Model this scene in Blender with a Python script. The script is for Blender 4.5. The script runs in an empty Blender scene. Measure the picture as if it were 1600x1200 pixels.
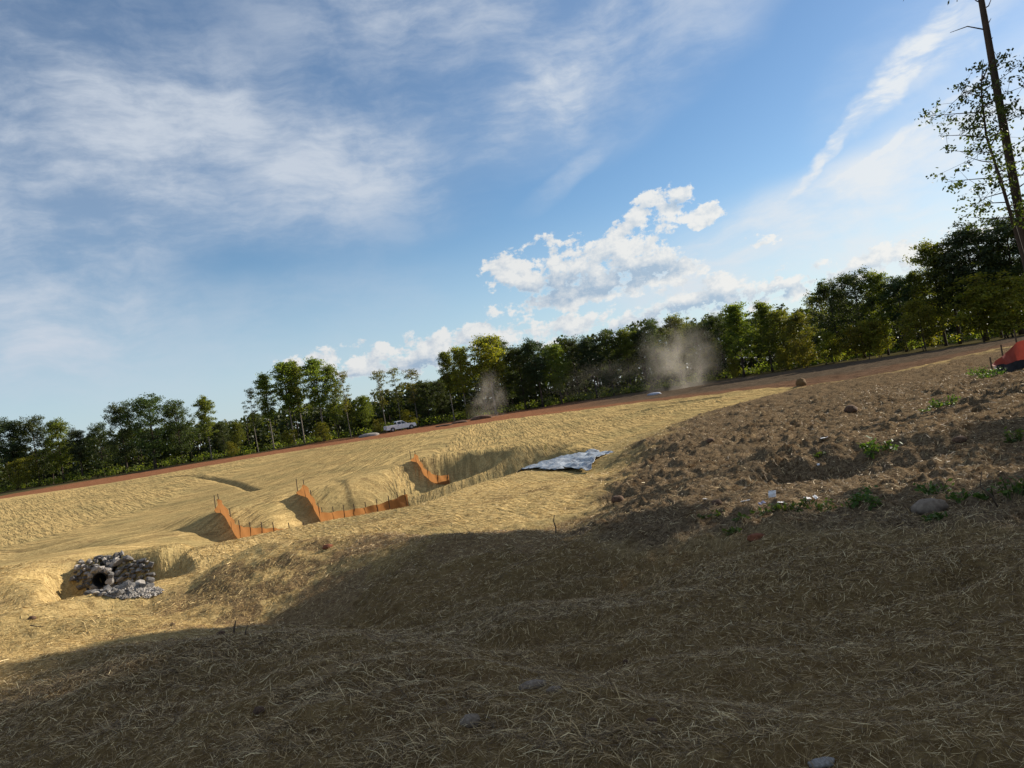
import bpy, math, random
import numpy as np
from mathutils import Vector, Matrix
from mathutils.geometry import delaunay_2d_cdt

R = math.radians
sc = bpy.context.scene
col = sc.collection
random.seed(7)
rng = np.random.default_rng(7)

# ------------------------------------------------------------------ camera
ROLL, F, HOR = R(9.0), 1111.0, -25.0        # pixels of the 1600-wide frame
PITCH = math.atan2(-HOR, F)
cd = bpy.data.cameras.new('camera')
cd.lens = 36.0 * F / 1600.0; cd.sensor_width = 36.0
cd.clip_start = 0.05; cd.clip_end = 12000
cam = bpy.data.objects.new('camera', cd); col.objects.link(cam)
cr, sr, cp, sp = math.cos(ROLL), math.sin(ROLL), math.cos(PITCH), math.sin(PITCH)
def cam2world(a, b, c):                      # level right, up, forward -> world
    return Vector((a, c * cp - b * sp, b * cp + c * sp))
right = cam2world(cr, -sr, 0); up = cam2world(sr, cr, 0); fwd = cam2world(0, 0, 1)
m3 = Matrix((right, up, -fwd)).transposed()
cam.matrix_world = m3.to_4x4()
sc.camera = cam
def ray(px, py):
    u, v = px - 800.0, 600.0 - py
    return cam2world(u * cr + v * sr, -u * sr + v * cr, F)
def at(px, py, D):
    d = ray(px, py); return d * (D / d.y)

# ------------------------------------------------------------------ light
SUN_AZ, SUN_EL = R(62), R(25)                # azimuth to the right of the view
sun_dir = Vector((math.sin(SUN_AZ) * math.cos(SUN_EL), math.cos(SUN_AZ) * math.cos(SUN_EL), math.sin(SUN_EL)))
sd = bpy.data.lights.new('sun', 'SUN'); sd.energy = 4.4; sd.angle = R(0.53); sd.color = (1.0, 0.92, 0.79)
sun = bpy.data.objects.new('sun', sd); col.objects.link(sun)
sun.rotation_euler = (-sun_dir).to_track_quat('-Z', 'Y').to_euler()
sun.location = sun_dir * 300

sc.view_settings.view_transform = 'Standard'; sc.view_settings.look = 'None'
sc.view_settings.gamma = 1.0; sc.view_settings.use_curve_mapping = False
sc.view_settings.exposure = 0.85
sc.cycles.use_denoising = True; sc.cycles.denoiser = 'OPENIMAGEDENOISE'; sc.cycles.denoising_input_passes = 'RGB_ALBEDO_NORMAL'; sc.cycles.denoising_prefilter = 'ACCURATE'
sc.cycles.max_bounces = 8; sc.cycles.diffuse_bounces = 3; sc.cycles.transmission_bounces = 4
sc.cycles.volume_bounces = 1
sc.cycles.use_adaptive_sampling = True; sc.cycles.adaptive_threshold = 0.01

# ------------------------------------------------------------------ sky with cloud layers
world = bpy.data.worlds.new('World'); sc.world = world; world.use_nodes = True
wt = world.node_tree; wt.nodes.clear()
class NB:
    """small node-building helper"""
    def __init__(s, t, dim='3D'): s.t = t; s.dim = dim
    def n(s, kind, **kw):
        nd = s.t.nodes.new(kind)
        for k, v in kw.items(): setattr(nd, k, v)
        return nd
    def put(s, sock, v):
        if v is None: return
        if hasattr(v, 'is_linked') or hasattr(v, 'links'): s.t.links.new(v, sock)
        else: sock.default_value = v
    def math(s, op, a, b=None, c=None, clamp=False):
        nd = s.n('ShaderNodeMath', operation=op, use_clamp=clamp)
        s.put(nd.inputs[0], a); s.put(nd.inputs[1], b); s.put(nd.inputs[2], c); return nd.outputs[0]
    def vmath(s, op, a, b=None):
        nd = s.n('ShaderNodeVectorMath', operation=op)
        s.put(nd.inputs[0], a); s.put(nd.inputs[1], b)
        return nd.outputs['Value'] if op in ('LENGTH', 'DOT_PRODUCT') else nd.outputs['Vector']
    def noise(s, vec, scale, detail=4, rough=0.55, dist=0.0, color=False):
        nd = s.n('ShaderNodeTexNoise', noise_dimensions=s.dim)
        s.put(nd.inputs['Vector'], vec); nd.inputs['Scale'].default_value = scale
        nd.inputs['Detail'].default_value = detail; nd.inputs['Roughness'].default_value = rough
        nd.inputs['Distortion'].default_value = dist
        return nd.outputs['Color' if color else 'Fac']
    def mapping(s, vec, loc=(0,0,0), rot=(0,0,0), scale=(1,1,1), kind='POINT'):
        nd = s.n('ShaderNodeMapping', vector_type=kind)
        s.put(nd.inputs['Vector'], vec); nd.inputs['Location'].default_value = loc
        nd.inputs['Rotation'].default_value = rot; nd.inputs['Scale'].default_value = scale
        return nd.outputs[0]
    def maprange(s, v, a, b, c=0.0, d=1.0, smooth=True):
        nd = s.n('ShaderNodeMapRange', interpolation_type='SMOOTHSTEP' if smooth else 'LINEAR')
        s.put(nd.inputs['Value'], v)
        for i, x in zip((1, 2, 3, 4), (a, b, c, d)): s.put(nd.inputs[i], x)
        return nd.outputs[0]
    def mix(s, f, a, b, blend='MIX'):
        nd = s.n('ShaderNodeMix', data_type='RGBA', blend_type=blend)
        s.put(nd.inputs[0], f)
        for i, v in ((6, a), (7, b)):
            if isinstance(v, (tuple, list)): v = tuple(v) + ((1.0,) if len(v) == 3 else ())
            s.put(nd.inputs[i], v)
        return nd.outputs[2]
    def ramp(s, f, stops):
        nd = s.n('ShaderNodeValToRGB'); s.put(nd.inputs[0], f)
        el = nd.color_ramp.elements
        while len(el) < len(stops): el.new(0.5)
        for e, (p, c) in zip(el, stops):
            e.position = p; e.color = tuple(c) + ((1.0,) if len(c) == 3 else ())
        return nd.outputs[0]

W = NB(wt, '2D')
world.cycles.sampling_method = 'MANUAL'; world.cycles.sample_map_resolution = 512
sky = W.n('ShaderNodeTexSky', sky_type='NISHITA', sun_disc=False, sun_elevation=SUN_EL, sun_rotation=SUN_AZ,
          altitude=200, air_density=1.0, dust_density=0.3, ozone_density=1.6)
tc = W.n('ShaderNodeTexCoord'); sep = W.n('ShaderNodeSeparateXYZ'); wt.links.new(tc.outputs['Generated'], sep.inputs[0])
az = W.math('ARCTAN2', sep.outputs[0], sep.outputs[1])
el = W.math('ARCSINE', sep.outputs[2])
cx = W.n('ShaderNodeCombineXYZ'); wt.links.new(az, cx.inputs[0]); wt.links.new(el, cx.inputs[1])
cx.inputs[2].default_value = 1.0; AE = cx.outputs[0]
def azel(px, py):
    d = ray(px, py).normalized(); return math.atan2(d.x, d.y), math.asin(d.z)
def blob(vec, px, py, rx, ry, rot=0.0, amp=1.0):
    """soft elliptic patch of cloud around a direction of the sky; rx, ry in 1/1111 rad"""
    a, e = azel(px, py)
    c_, s_ = math.cos(R(rot)), math.sin(R(rot)); fx, fy = F / rx, F / ry
    dx = W.vmath('DOT_PRODUCT', vec, (c_ * fx, s_ * fx, -(a * c_ + e * s_) * fx))
    dy = W.vmath('DOT_PRODUCT', vec, (-s_ * fy, c_ * fy, -(-a * s_ + e * c_) * fy))
    return W.maprange(W.math('MULTIPLY_ADD', dx, dx, W.math('MULTIPLY', dy, dy)), 0.0, 1.0, amp, 0.0)
def total(vec, blobs, op='ADD'):
    acc = None
    for b in blobs:
        o = blob(vec, *b); acc = o if acc is None else W.math(op, acc, o)
    return acc
# cumulus: angular noise billows on placed patches
warp = W.vmath('MULTIPLY', W.vmath('SUBTRACT', W.noise(AE, 26, 3, 0.6, color=True), (0.5, 0.5, 0.5)), (0.03, 0.02, 0.0))
AEW = W.vmath('ADD', AE, warp)
CUM = [
    (805, 426, 80, 40, -20, .85), (865, 420, 125, 66, 0, .92), (955, 404, 130, 54, 8, .95), (1028, 416, 92, 48, 0, .95),
    (930, 455, 220, 34, 2, .85), (990, 362, 90, 38, 22, .85), (1042, 313, 74, 30, 0, .95), (1094, 334, 56, 27, -6, .9), 
    (1080, 470, 200, 42, 3, .82), (1030, 502, 220, 28, 0, .78), (1240, 446, 170, 28, 6, .8), (1183, 380, 50, 14, 0, .72),
    (1390, 408, 150, 32, 6, .8), (560, 562, 160, 38, 0, .82), (660, 552, 120, 42, 0, .92), (760, 527, 180, 34, 0, .9),
    (880, 516, 130, 32, 0, .86), (-900, 600, 400, 60, 0, .85), (2050, 310, 430, 80, 0, .9),
]
cb = total(AEW, CUM, 'MAXIMUM')
SX, SY = 0.010, 0.011
def cumnoise(vec): return W.noise(W.vmath('MULTIPLY', vec, (1.0, 1.35, 1.0)), 25, 7, 0.64)
cn = cumnoise(AE); cn2 = cumnoise(W.vmath('ADD', AE, (SX, SY, 0)))
dens = W.math('SUBTRACT', W.math('MULTIPLY_ADD', W.math('SUBTRACT', cn, 0.5), W.maprange(cb, 0.0, 0.30, 0.0, 3.2), cb), 0.47)
c_alpha = W.maprange(dens, -0.06, 0.34)
relief = W.math('MULTIPLY', W.math('SUBTRACT', cn, cn2), 2.2)
SHD = [(980, 436, 150, 24, 3, 1.0), (880, 452, 130, 30, 0, .9), (1075, 482, 150, 20, 2, .9), (1000, 512, 160, 16, 0, .8), (1240, 452, 130, 14, 5, .7), (680, 572, 200, 22, 0, .8), (1050, 322, 50, 11, 0, .6)]
shd = total(AEW, SHD, 'MAXIMUM')
core = W.math('MULTIPLY', W.maprange(dens, 0.02, 0.34), W.math('MULTIPLY_ADD', shd, 0.95, 0.26))
c_l = W.math('ADD', W.math('SUBTRACT', 1.0, W.math('MULTIPLY', core, 0.80)), relief, clamp=True)
# cirrus: streaked veils
ci_warp = W.vmath('MULTIPLY', W.vmath('SUBTRACT', W.noise(AE, 4, 3, 0.6, color=True), (0.5, 0.5, 0.5)), (0.09, 0.06, 0))
AEC = W.vmath('ADD', AE, ci_warp)
CIR = [
    (120, 150, 400, 190, -16, .95), (430, 280, 380, 130, -10, 1.0), (200, 270, 380, 120, -14, .7), (620, 110, 420, 210, 4, .75),
    (30, 450, 300, 190, 20, .8), (330, 530, 480, 100, 6, .5), (830, 190, 130, 80, 30, .6), (1000, 70, 360, 130, 20, .65),
    (870, 282, 110, 24, 26, .55), (1400, 310, 480, 80, 7, 1.05), (1150, 385, 300, 80, 6, .7), (1350, 400, 480, 80, 3, .5),
    (1640, 240, 380, 130, 8, .7), (1520, 60, 260, 120, 20, .35), (-500, 280, 600, 320, 0, .8), (2400, 200, 600, 300, 0, .7), (900, -350, 1100, 300, 0, .75),
]
cib = total(AEC, CIR, 'ADD')
# extra veil added out of view, to whiten and brighten light in the shade
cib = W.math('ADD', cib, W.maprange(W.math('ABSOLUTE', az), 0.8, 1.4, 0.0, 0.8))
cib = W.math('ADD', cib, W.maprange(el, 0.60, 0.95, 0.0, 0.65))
ci_n1 = W.noise(W.mapping(AEC, rot=(0, 0, R(-12)), scale=(1.0, 1.9, 1)), 4.2, 7, 0.60)
ci_n2 = W.noise(W.mapping(AEC, (3, 1, 0), (0, 0, R(-18)), (1.0, 3.6, 1)), 11.0, 5, 0.65)
ci_n = W.math('ADD', W.math('MULTIPLY', ci_n1, 0.72), W.math('MULTIPLY', ci_n2, 0.28))
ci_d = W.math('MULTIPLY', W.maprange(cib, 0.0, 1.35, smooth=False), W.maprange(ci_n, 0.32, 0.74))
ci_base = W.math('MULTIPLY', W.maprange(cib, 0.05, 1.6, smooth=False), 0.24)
# contrail-like streaks
TR = [(1335, 185, 150, 13, 40, .95), (1410, 112, 130, 30, 34, .9), (1470, 65, 120, 40, 26, .45), (1440, 190, 170, 7, 22, .4)]
AET = AEW
tr = W.math('MULTIPLY', total(AET, TR, 'MAXIMUM'), W.maprange(ci_n2, 0.3, 0.65, 0.35, 1.0))
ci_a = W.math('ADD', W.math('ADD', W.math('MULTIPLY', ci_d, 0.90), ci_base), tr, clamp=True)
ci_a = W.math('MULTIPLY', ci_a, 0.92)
# brightness of thin cloud grows towards the sun
sdot = W.vmath('DOT_PRODUCT', tc.outputs['Generated'], tuple(sun_dir))
toward = W.maprange(sdot, 0.35, 0.98)
ci_col = W.mix(toward, (4.4, 4.85, 5.5), (6.3, 6.5, 6.6))
cu_hi = W.mix(toward, (5.9, 5.95, 5.9), (6.7, 6.7, 6.5))
cu_lo = W.mix(toward, (2.5, 3.3, 4.3), (3.4, 4.4, 5.4))
cu_col = W.mix(c_l, cu_lo, cu_hi)
hsv = W.n('ShaderNodeHueSaturation'); hsv.inputs['Saturation'].default_value = 1.2; hsv.inputs['Value'].default_value = 0.9
wt.links.new(sky.outputs[0], hsv.inputs['Color'])
hzn = W.mix(W.maprange(el, 0.0, 0.26, 0.72, 0.0), hsv.outputs[0], W.mix(toward, (3.7, 4.8, 5.8), (4.9, 5.7, 6.2)))     # pale air near the horizon
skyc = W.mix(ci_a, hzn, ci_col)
skyc = W.mix(W.math('MULTIPLY', c_alpha, 0.96), skyc, cu_col)
bg = W.n('ShaderNodeBackground'); bg.inputs['Strength'].default_value = 0.075
wt.links.new(skyc, bg.inputs['Color'])
wo = W.n('ShaderNodeOutputWorld'); wt.links.new(bg.outputs[0], wo.inputs['Surface'])

# ------------------------------------------------------------------ helpers
def vnoise(x, y, seed=0):
    xi = np.floor(x).astype(np.int64); yi = np.floor(y).astype(np.int64)
    fx = x - xi; fy = y - yi
    fx = fx * fx * fx * (fx * (fx * 6 - 15) + 10); fy = fy * fy * fy * (fy * (fy * 6 - 15) + 10)
    def h(a, b):
        n = (a * 374761393 + b * 668265263 + seed * 974634777) & 0xFFFFFFFF
        n = ((n ^ (n >> 13)) * 1274126177) & 0xFFFFFFFF
        n = (n ^ (n >> 16)) & 0xFFFF
        return n / 32767.5 - 1.0
    a = h(xi, yi); b = h(xi + 1, yi); c = h(xi, yi + 1); d = h(xi + 1, yi + 1)
    return (a * (1 - fx) + b * fx) * (1 - fy) + (c * (1 - fx) + d * fx) * fy
def fbm(x, y, octv=4, seed=0, gain=0.5, lac=2.03):
    s = 0; a = 1.0; t = 0
    for i in range(octv):
        s = s + a * vnoise(x, y, seed + i * 17); t += a
        x = x * lac + 13.7; y = y * lac - 7.1; a *= gain
    return s / t
def sstep(a, b, v):
    t = np.clip((v - a) / (b - a), 0, 1); return t * t * (3 - 2 * t)
def make_mesh(name, V, faces, smooth=True, attrs=None):
    me = bpy.data.meshes.new(name)
    V = np.asarray(V, dtype=np.float32)
    if isinstance(faces, np.ndarray): faces = [faces]
    faces = [np.asarray(f, dtype=np.int32) for f in faces if len(f)]
    me.vertices.add(len(V)); me.vertices.foreach_set('co', V.ravel())
    nl = sum(f.size for f in faces); npoly = sum(len(f) for f in faces)
    me.loops.add(nl); me.loops.foreach_set('vertex_index', np.concatenate([f.ravel() for f in faces]))
    me.polygons.add(npoly)
    tot = np.concatenate([np.full(len(f), f.shape[1], np.int32) for f in faces])
    st = np.concatenate([[0], np.cumsum(tot)[:-1]]).astype(np.int32)
    me.polygons.foreach_set('loop_start', st)
    me.polygons.foreach_set('use_smooth', np.full(npoly, smooth))
    me.update(calc_edges=True)
    if attrs:
        for k, a in attrs.items():
            at_ = me.attributes.new(k, 'FLOAT', 'POINT'); at_.data.foreach_set('value', np.asarray(a, np.float32))
    return me
def add(name, me, mat=None, parent=None, loc=None):
    o = bpy.data.objects.new(name, me); col.objects.link(o)
    if mat is not None and me is not None and len(me.materials) == 0: me.materials.append(mat)
    if parent is not None: o.parent = parent
    if loc is not None: o.location = loc
    return o
def tag(o, label=None, cat=None, group=None, kind=None):
    if label: o['label'] = label
    if cat: o['category'] = cat
    if group: o['group'] = group
    if kind: o['kind'] = kind
    return o
def empty(name, loc=(0, 0, 0), rz=0.0, scale=1.0):
    o = bpy.data.objects.new(name, None); col.objects.link(o)
    o.location = loc; o.rotation_euler = (0, 0, rz); o.scale = (scale,) * 3 if not isinstance(scale, tuple) else scale
    o.empty_display_size = 0.3
    return o
class MB:
    """collects simple shapes into one mesh"""
    def __init__(s): s.v = []; s.f = {3: [], 4: []}; s.n = 0; s.ng = []
    def raw(s, V, fs):
        V = np.asarray(V, float); s.v.append(V)
        for f in fs:
            f = [i + s.n for i in f]
            if len(f) in (3, 4): s.f[len(f)].append(f)
            else: s.ng.append(f)
        s.n += len(V); return s
    def box(s, c, d, rot=None):
        x, y, z = d[0] / 2, d[1] / 2, d[2] / 2
        V = np.array([[a, b, e] for a in (-x, x) for b in (-y, y) for e in (-z, z)])
        if rot is not None: V = V @ np.array(rot).T
        return s.raw(V + np.array(c), [(0, 1, 3, 2), (4, 6, 7, 5), (0, 4, 5, 1), (2, 3, 7, 6), (0, 2, 6, 4), (1, 5, 7, 3)])
    def tube(s, pts, rad, sides=6, cap=True):
        pts = [Vector(p) for p in pts]; n = len(pts)
        if not hasattr(rad, '__len__'): rad = [rad] * n
        V = []
        for i, p in enumerate(pts):
            t = (pts[min(i + 1, n - 1)] - pts[max(i - 1, 0)]).normalized()
            a = t.orthogonal().normalized() if i == 0 else (pa - t * pa.dot(t)).normalized()
            pa = a; b = t.cross(a)
            for k in range(sides):
                an = 2 * math.pi * k / sides
                V.append(p + (a * math.cos(an) + b * math.sin(an)) * rad[i])
        fs = []
        for i in range(n - 1):
            for k in range(sides):
                k2 = (k + 1) % sides
                fs.append((i * sides + k, i * sides + k2, (i + 1) * sides + k2, (i + 1) * sides + k))
        if cap:
            fs.append(tuple(range(sides - 1, -1, -1))); fs.append(tuple((n - 1) * sides + k for k in range(sides)))
        return s.raw([tuple(v) for v in V], fs)
    def lathe(s, prof, c, axis='y', sides=16):
        V = []
        for r_, h in prof:
            for k in range(sides):
                a = 2 * math.pi * k / sides
                p = (r_ * math.cos(a), h, r_ * math.sin(a)) if axis == 'y' else (r_ * math.cos(a), r_ * math.sin(a), h)
                V.append((p[0] + c[0], p[1] + c[1], p[2] + c[2]))
        fs = []
        for i in range(len(prof) - 1):
            for k in range(sides):
                k2 = (k + 1) % sides
                fs.append((i * sides + k, i * sides + k2, (i + 1) * sides + k2, (i + 1) * sides + k))
        fs.append(tuple(range(sides))); fs.append(tuple((len(prof) - 1) * sides + k for k in range(sides)))
        return s.raw(V, fs)
    def mesh(s, name, smooth=False):
        V = np.concatenate(s.v) if s.v else np.zeros((0, 3))
        if s.ng:
            me = bpy.data.meshes.new(name)
            me.from_pydata([tuple(v) for v in V], [], s.f[3] + s.f[4] + s.ng)
            me.polygons.foreach_set('use_smooth', [smooth] * len(me.polygons)); me.update()
            return me
        return make_mesh(name, V, [np.array(s.f[k], np.int32).reshape(-1, k) for k in (3, 4) if s.f[k]], smooth)
    def build(s, name, mat, parent=None, smooth=False):
        return add(name, s.mesh(name, smooth), mat, parent)

# ------------------------------------------------------------------ materials
def new_mat(name):
    m = bpy.data.materials.new(name); m.use_nodes = True
    t = m.node_tree; t.nodes.clear()
    nb = NB(t); out = nb.n('ShaderNodeOutputMaterial')
    return m, nb, out
def simple(name, c, rough=0.7, c2=None, scale=6.0, metal=0.0, bump=0.0, spec=0.3, trans=0.0):
    m, nb, out = new_mat(name)
    p = nb.n('ShaderNodeBsdfPrincipled')
    p.inputs['Roughness'].default_value = rough; p.inputs['Metallic'].default_value = metal
    p.inputs['Specular IOR Level'].default_value = spec
    tcn = nb.n('ShaderNodeTexCoord')
    nz = nb.noise(tcn.outputs['Object'], scale, 5, 0.6)
    c2 = c2 or tuple(x * 0.72 for x in c)
    nb.put(p.inputs['Base Color'], nb.mix(nb.maprange(nz, 0.3, 0.7), c, c2))
    if bump:
        b = nb.n('ShaderNodeBump'); b.inputs['Strength'].default_value = bump; b.inputs['Distance'].default_value = 0.02
        nb.put(b.inputs['Height'], nz); nb.put(p.inputs['Normal'], b.outputs[0])
    sh = p.outputs[0]
    if trans:
        tl = nb.n('ShaderNodeBsdfTranslucent'); tl.inputs[0].default_value = tuple(c) + (1,)
        mx = nb.n('ShaderNodeMixShader'); mx.inputs[0].default_value = trans
        nb.put(mx.inputs[1], sh); nb.put(mx.inputs[2], tl.outputs[0]); sh = mx.outputs[0]
    nb.put(out.inputs['Surface'], sh)
    return m
def leaf_mat(name, stops, trans=0.38, rough=0.55):
    m, nb, out = new_mat(name)
    g = nb.n('ShaderNodeNewGeometry'); oi = nb.n('ShaderNodeObjectInfo')
    c = nb.ramp(g.outputs['Random Per Island'], stops)
    hs = nb.n('ShaderNodeHueSaturation'); nb.put(hs.inputs['Color'], c)
    nb.put(hs.inputs['Hue'], nb.math('ADD', 0.48, nb.math('MULTIPLY', oi.outputs['Random'], 0.035)))
    nb.put(hs.inputs['Value'], nb.math('ADD', 0.8, nb.math('MULTIPLY', oi.outputs['Random'], 0.45)))
    p = nb.n('ShaderNodeBsdfPrincipled'); p.inputs['Roughness'].default_value = rough
    p.inputs['Specular IOR Level'].default_value = 0.25
    nb.put(p.inputs['Base Color'], hs.outputs[0])
    tl = nb.n('ShaderNodeBsdfTranslucent')
    nb.put(tl.inputs[0], nb.mix(1.0, hs.outputs[0], (1.75, 1.75, 0.6), 'MULTIPLY'))
    mx = nb.n('ShaderNodeMixShader'); mx.inputs[0].default_value = trans
    nb.put(mx.inputs[1], p.outputs[0]); nb.put(mx.inputs[2], tl.outputs[0]); nb.put(out.inputs['Surface'], mx.outputs[0])
    return m
M = {}
M['bark'] = simple('bark', (0.075, 0.052, 0.036), 0.95, (0.045, 0.034, 0.026), 3.0, bump=0.6)
M['pale_bark'] = simple('pale_bark', (0.24, 0.20, 0.16), 0.95, (0.12, 0.10, 0.08), 3.0, bump=0.5)
M['leaf_green'] = leaf_mat('leaf_green', [(0, (0.060, 0.086, 0.018)), (.5, (0.105, 0.130, 0.027)), (1, (0.165, 0.172, 0.038))], .52)
M['leaf_dark'] = leaf_mat('leaf_dark', [(0, (0.028, 0.045, 0.014)), (.6, (0.050, 0.072, 0.020)), (1, (0.085, 0.100, 0.028))], 0.36)
M['leaf_pine'] = leaf_mat('leaf_pine', [(0, (0.024, 0.040, 0.016)), (.6, (0.040, 0.058, 0.022)), (1, (0.065, 0.080, 0.028))], 0.22)
M['leaf_yellow'] = leaf_mat('leaf_yellow', [(0, (0.095, 0.110, 0.018)), (.5, (0.155, 0.155, 0.026)), (1, (0.235, 0.195, 0.036))], 0.55)
M['leaf_autumn'] = leaf_mat('leaf_autumn', [(0, (0.070, 0.082, 0.022)), (.6, (0.105, 0.108, 0.026)), (1, (0.17, 0.125, 0.03))], 0.48)
M['leaf_weed'] = leaf_mat('leaf_weed', [(0, (0.035, 0.062, 0.014)), (.5, (0.060, 0.098, 0.020)), (1, (0.10, 0.14, 0.034))], 0.35)

# ------------------------------------------------------------------ terrain
# (px, py, depth) readings of the site's surveyed shape, plus plain (x, y, z) points where it is out of sight
P = []
def pts(lst):
    for p in lst: P.append(tuple(at(*p)))
pts([(0,1200,4.4),(400,1200,3.74),(800,1200,3.2),(1200,1200,2.86),(1600,1200,2.56)])
pts([(0,1040,7.4),(150,1012,7.2),(300,1000,7.0),(500,998,6.2),(650,1015,5.4),(800,1050,4.6),(1000,1100,3.8)])
pts([(300,972,11.2),(420,972,10.6),(520,980,9.6),(650,990,7.9),(800,1020,6.0),(1000,1070,4.7),(1300,1120,3.6),(1600,1170,2.85)])
pts([(250,872,17),(400,847,14.6),(560,834,13.6),(700,840,11.6),(900,842,9.6),(1200,832,7.6),(1600,830,6.0)])
pts([(1000,940,7.2),(1300,960,5.5),(800,930,8.0),(1600,1000,4.2)])
pts([(1100,760,11.6),(1400,760,9.0),(1600,740,8.2),(1100,700,18.5),(1400,660,16.5),(1590,600,21),(1100,650,33),
     (1250,606,50),(1400,582,48),(1560,545,56),(1000,690,27),(960,740,19.5),(955,790,14.5),(1300,640,25)])
pts([(650,824,17.0),(800,804,16.6),(900,782,16.6),(340,849,19.6),(385,842,20.4),(440,836,21),(560,816,21),(640,790,23),(740,756,26),(800,743,27.5)])
P += [(0.5,13.8,-2.60),(-2.2,15.2,-2.65),(-5.0,17.0,-2.72),(-7.5,19.0,-2.78)]       # low ground behind the dike
P += [(-15.5,31,-5.3),(-9.5,33,-6.2),(-4.2,36,-6.2),(-0.8,40,-5.4)]                   # near foot of the pool
pts([(374,850,42.6),(450,846,42),(510,830,46),(560,806,47.4),(600,792,48.8),(650,777,50.6),(690,764,52),(740,750,51.5)])            # far foot of the pool
pts([(470,790,47.6),(345,804,44.6),(400,792,46),(770,732,47)])
pts([(345,797,45.4),(430,773,49),(500,758,49.6),(540,750,50.4),(590,735,52),(640,718,54.6),(720,708,54.5),(800,699,50),(900,690,43)])
pts([(345,793,53),(430,769,57),(540,746,60),(590,731,64),(640,713,68),(720,703,68),(820,688,62)])
pts([(925,705,34),(960,714,31),(930,739,25.6),(882,734,28),(862,721,31),(900,711,33),(822,735,30.5),(800,741,31),(990,676,42),(940,660,70),(870,702,40)])
pts([(300,830,44),(150,840,46),(40,852,46),(250,862,33),(100,870,32),(0,884,29),(200,800,62),(60,815,62)])
pts([(0,779,92),(170,755,96),(400,714,98),(540,692,99),(650,677,98),(800,654,97),(1000,629,92),(1100,617,66),(1200,606,57)])
pts([(0,900,19),(100,942,15),(0,960,12),(200,962,12.5),(200,938,17),(300,940,12.4),(300,900,14.5),(400,920,11.9),(600,920,9.8),(450,880,12.7),(750,890,9.6)])
# riprap face round the culvert
pts([(118,924,20.6),(180,932,20.4),(235,930,20.4),(118,878,22.4),(180,868,22.6),(240,868,22.4),(95,905,20.0),(70,870,23.5)])
for r_ in (145, 200, 400, 1200, 4200):
    for a in range(-180, 181, 20):
        if abs(a) <= 50 or r_ > 145 or abs(a) > 90:
            P.append((r_ * math.sin(R(a)), r_ * math.cos(R(a)), -2.45))
for a, r_, z in [(-60,4,-1.8),(-60,9,-2.1),(-60,20,-2.7),(-60,50,-3.2),(-70,90,-2.45),(60,4,-1.6),(60,9,-1.68),(50,25,-1.8),(55,60,-2.0),(65,100,-2.3),
                 (-46,14,-2.4),(-46,25,-3.0),(-46,45,-3.9),(48,5,-1.65),(46,40,-1.85),
                 (90,4,-1.55),(90,25,-1.6),(90,70,-2.1),(-95,5,-1.7),(-95,30,-2.6),(135,5,-1.5),(135,40,-1.7),(-135,5,-1.6),(-135,40,-2.1),
                 (179.9,5,-1.5),(-179.9,5,-1.5),(179.9,40,-1.8),(-179.9,40,-1.8)]:
    P.append((r_ * math.sin(R(a)), r_ * math.cos(R(a)), z))
for a in (-180, -120, -60, -30, 0, 30, 60, 120, 180): P.append((0.3 * math.sin(R(a)), 0.3 * math.cos(R(a)), -1.6))
for a in (-45, -30, -15, 0, 15, 30, 45): P.append((1.7 * math.sin(R(a)), 1.7 * math.cos(R(a)), -1.6))
PA = np.array(P)
def lp(x, y): return np.arctan2(x, y) * 1.0, np.log(np.hypot(x, y))
pa, pl = lp(PA[:, 0], PA[:, 1])
pa = np.where(np.abs(pa) > math.pi - 1e-3, np.sign(pa) * math.pi, pa)
# wrap-around copies so the sheet closes behind the camera
ext = np.abs(pa) > 2.0
pa2 = np.concatenate([pa, pa[ext] - 2 * math.pi * np.sign(pa[ext])]); pl2 = np.concatenate([pl, pl[ext]]); pz2 = np.concatenate([PA[:, 2], PA[ext, 2]])
res = delaunay_2d_cdt([Vector((a, b)) for a, b in zip(pa2, pl2)], [], [], 0, 1e-6)
tv = np.array([tuple(v) for v in res[0]]); tf = np.array([f for f in res[2]]); orig = res[3]
tz = np.array([pz2[o[0]] for o in orig])

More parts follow.
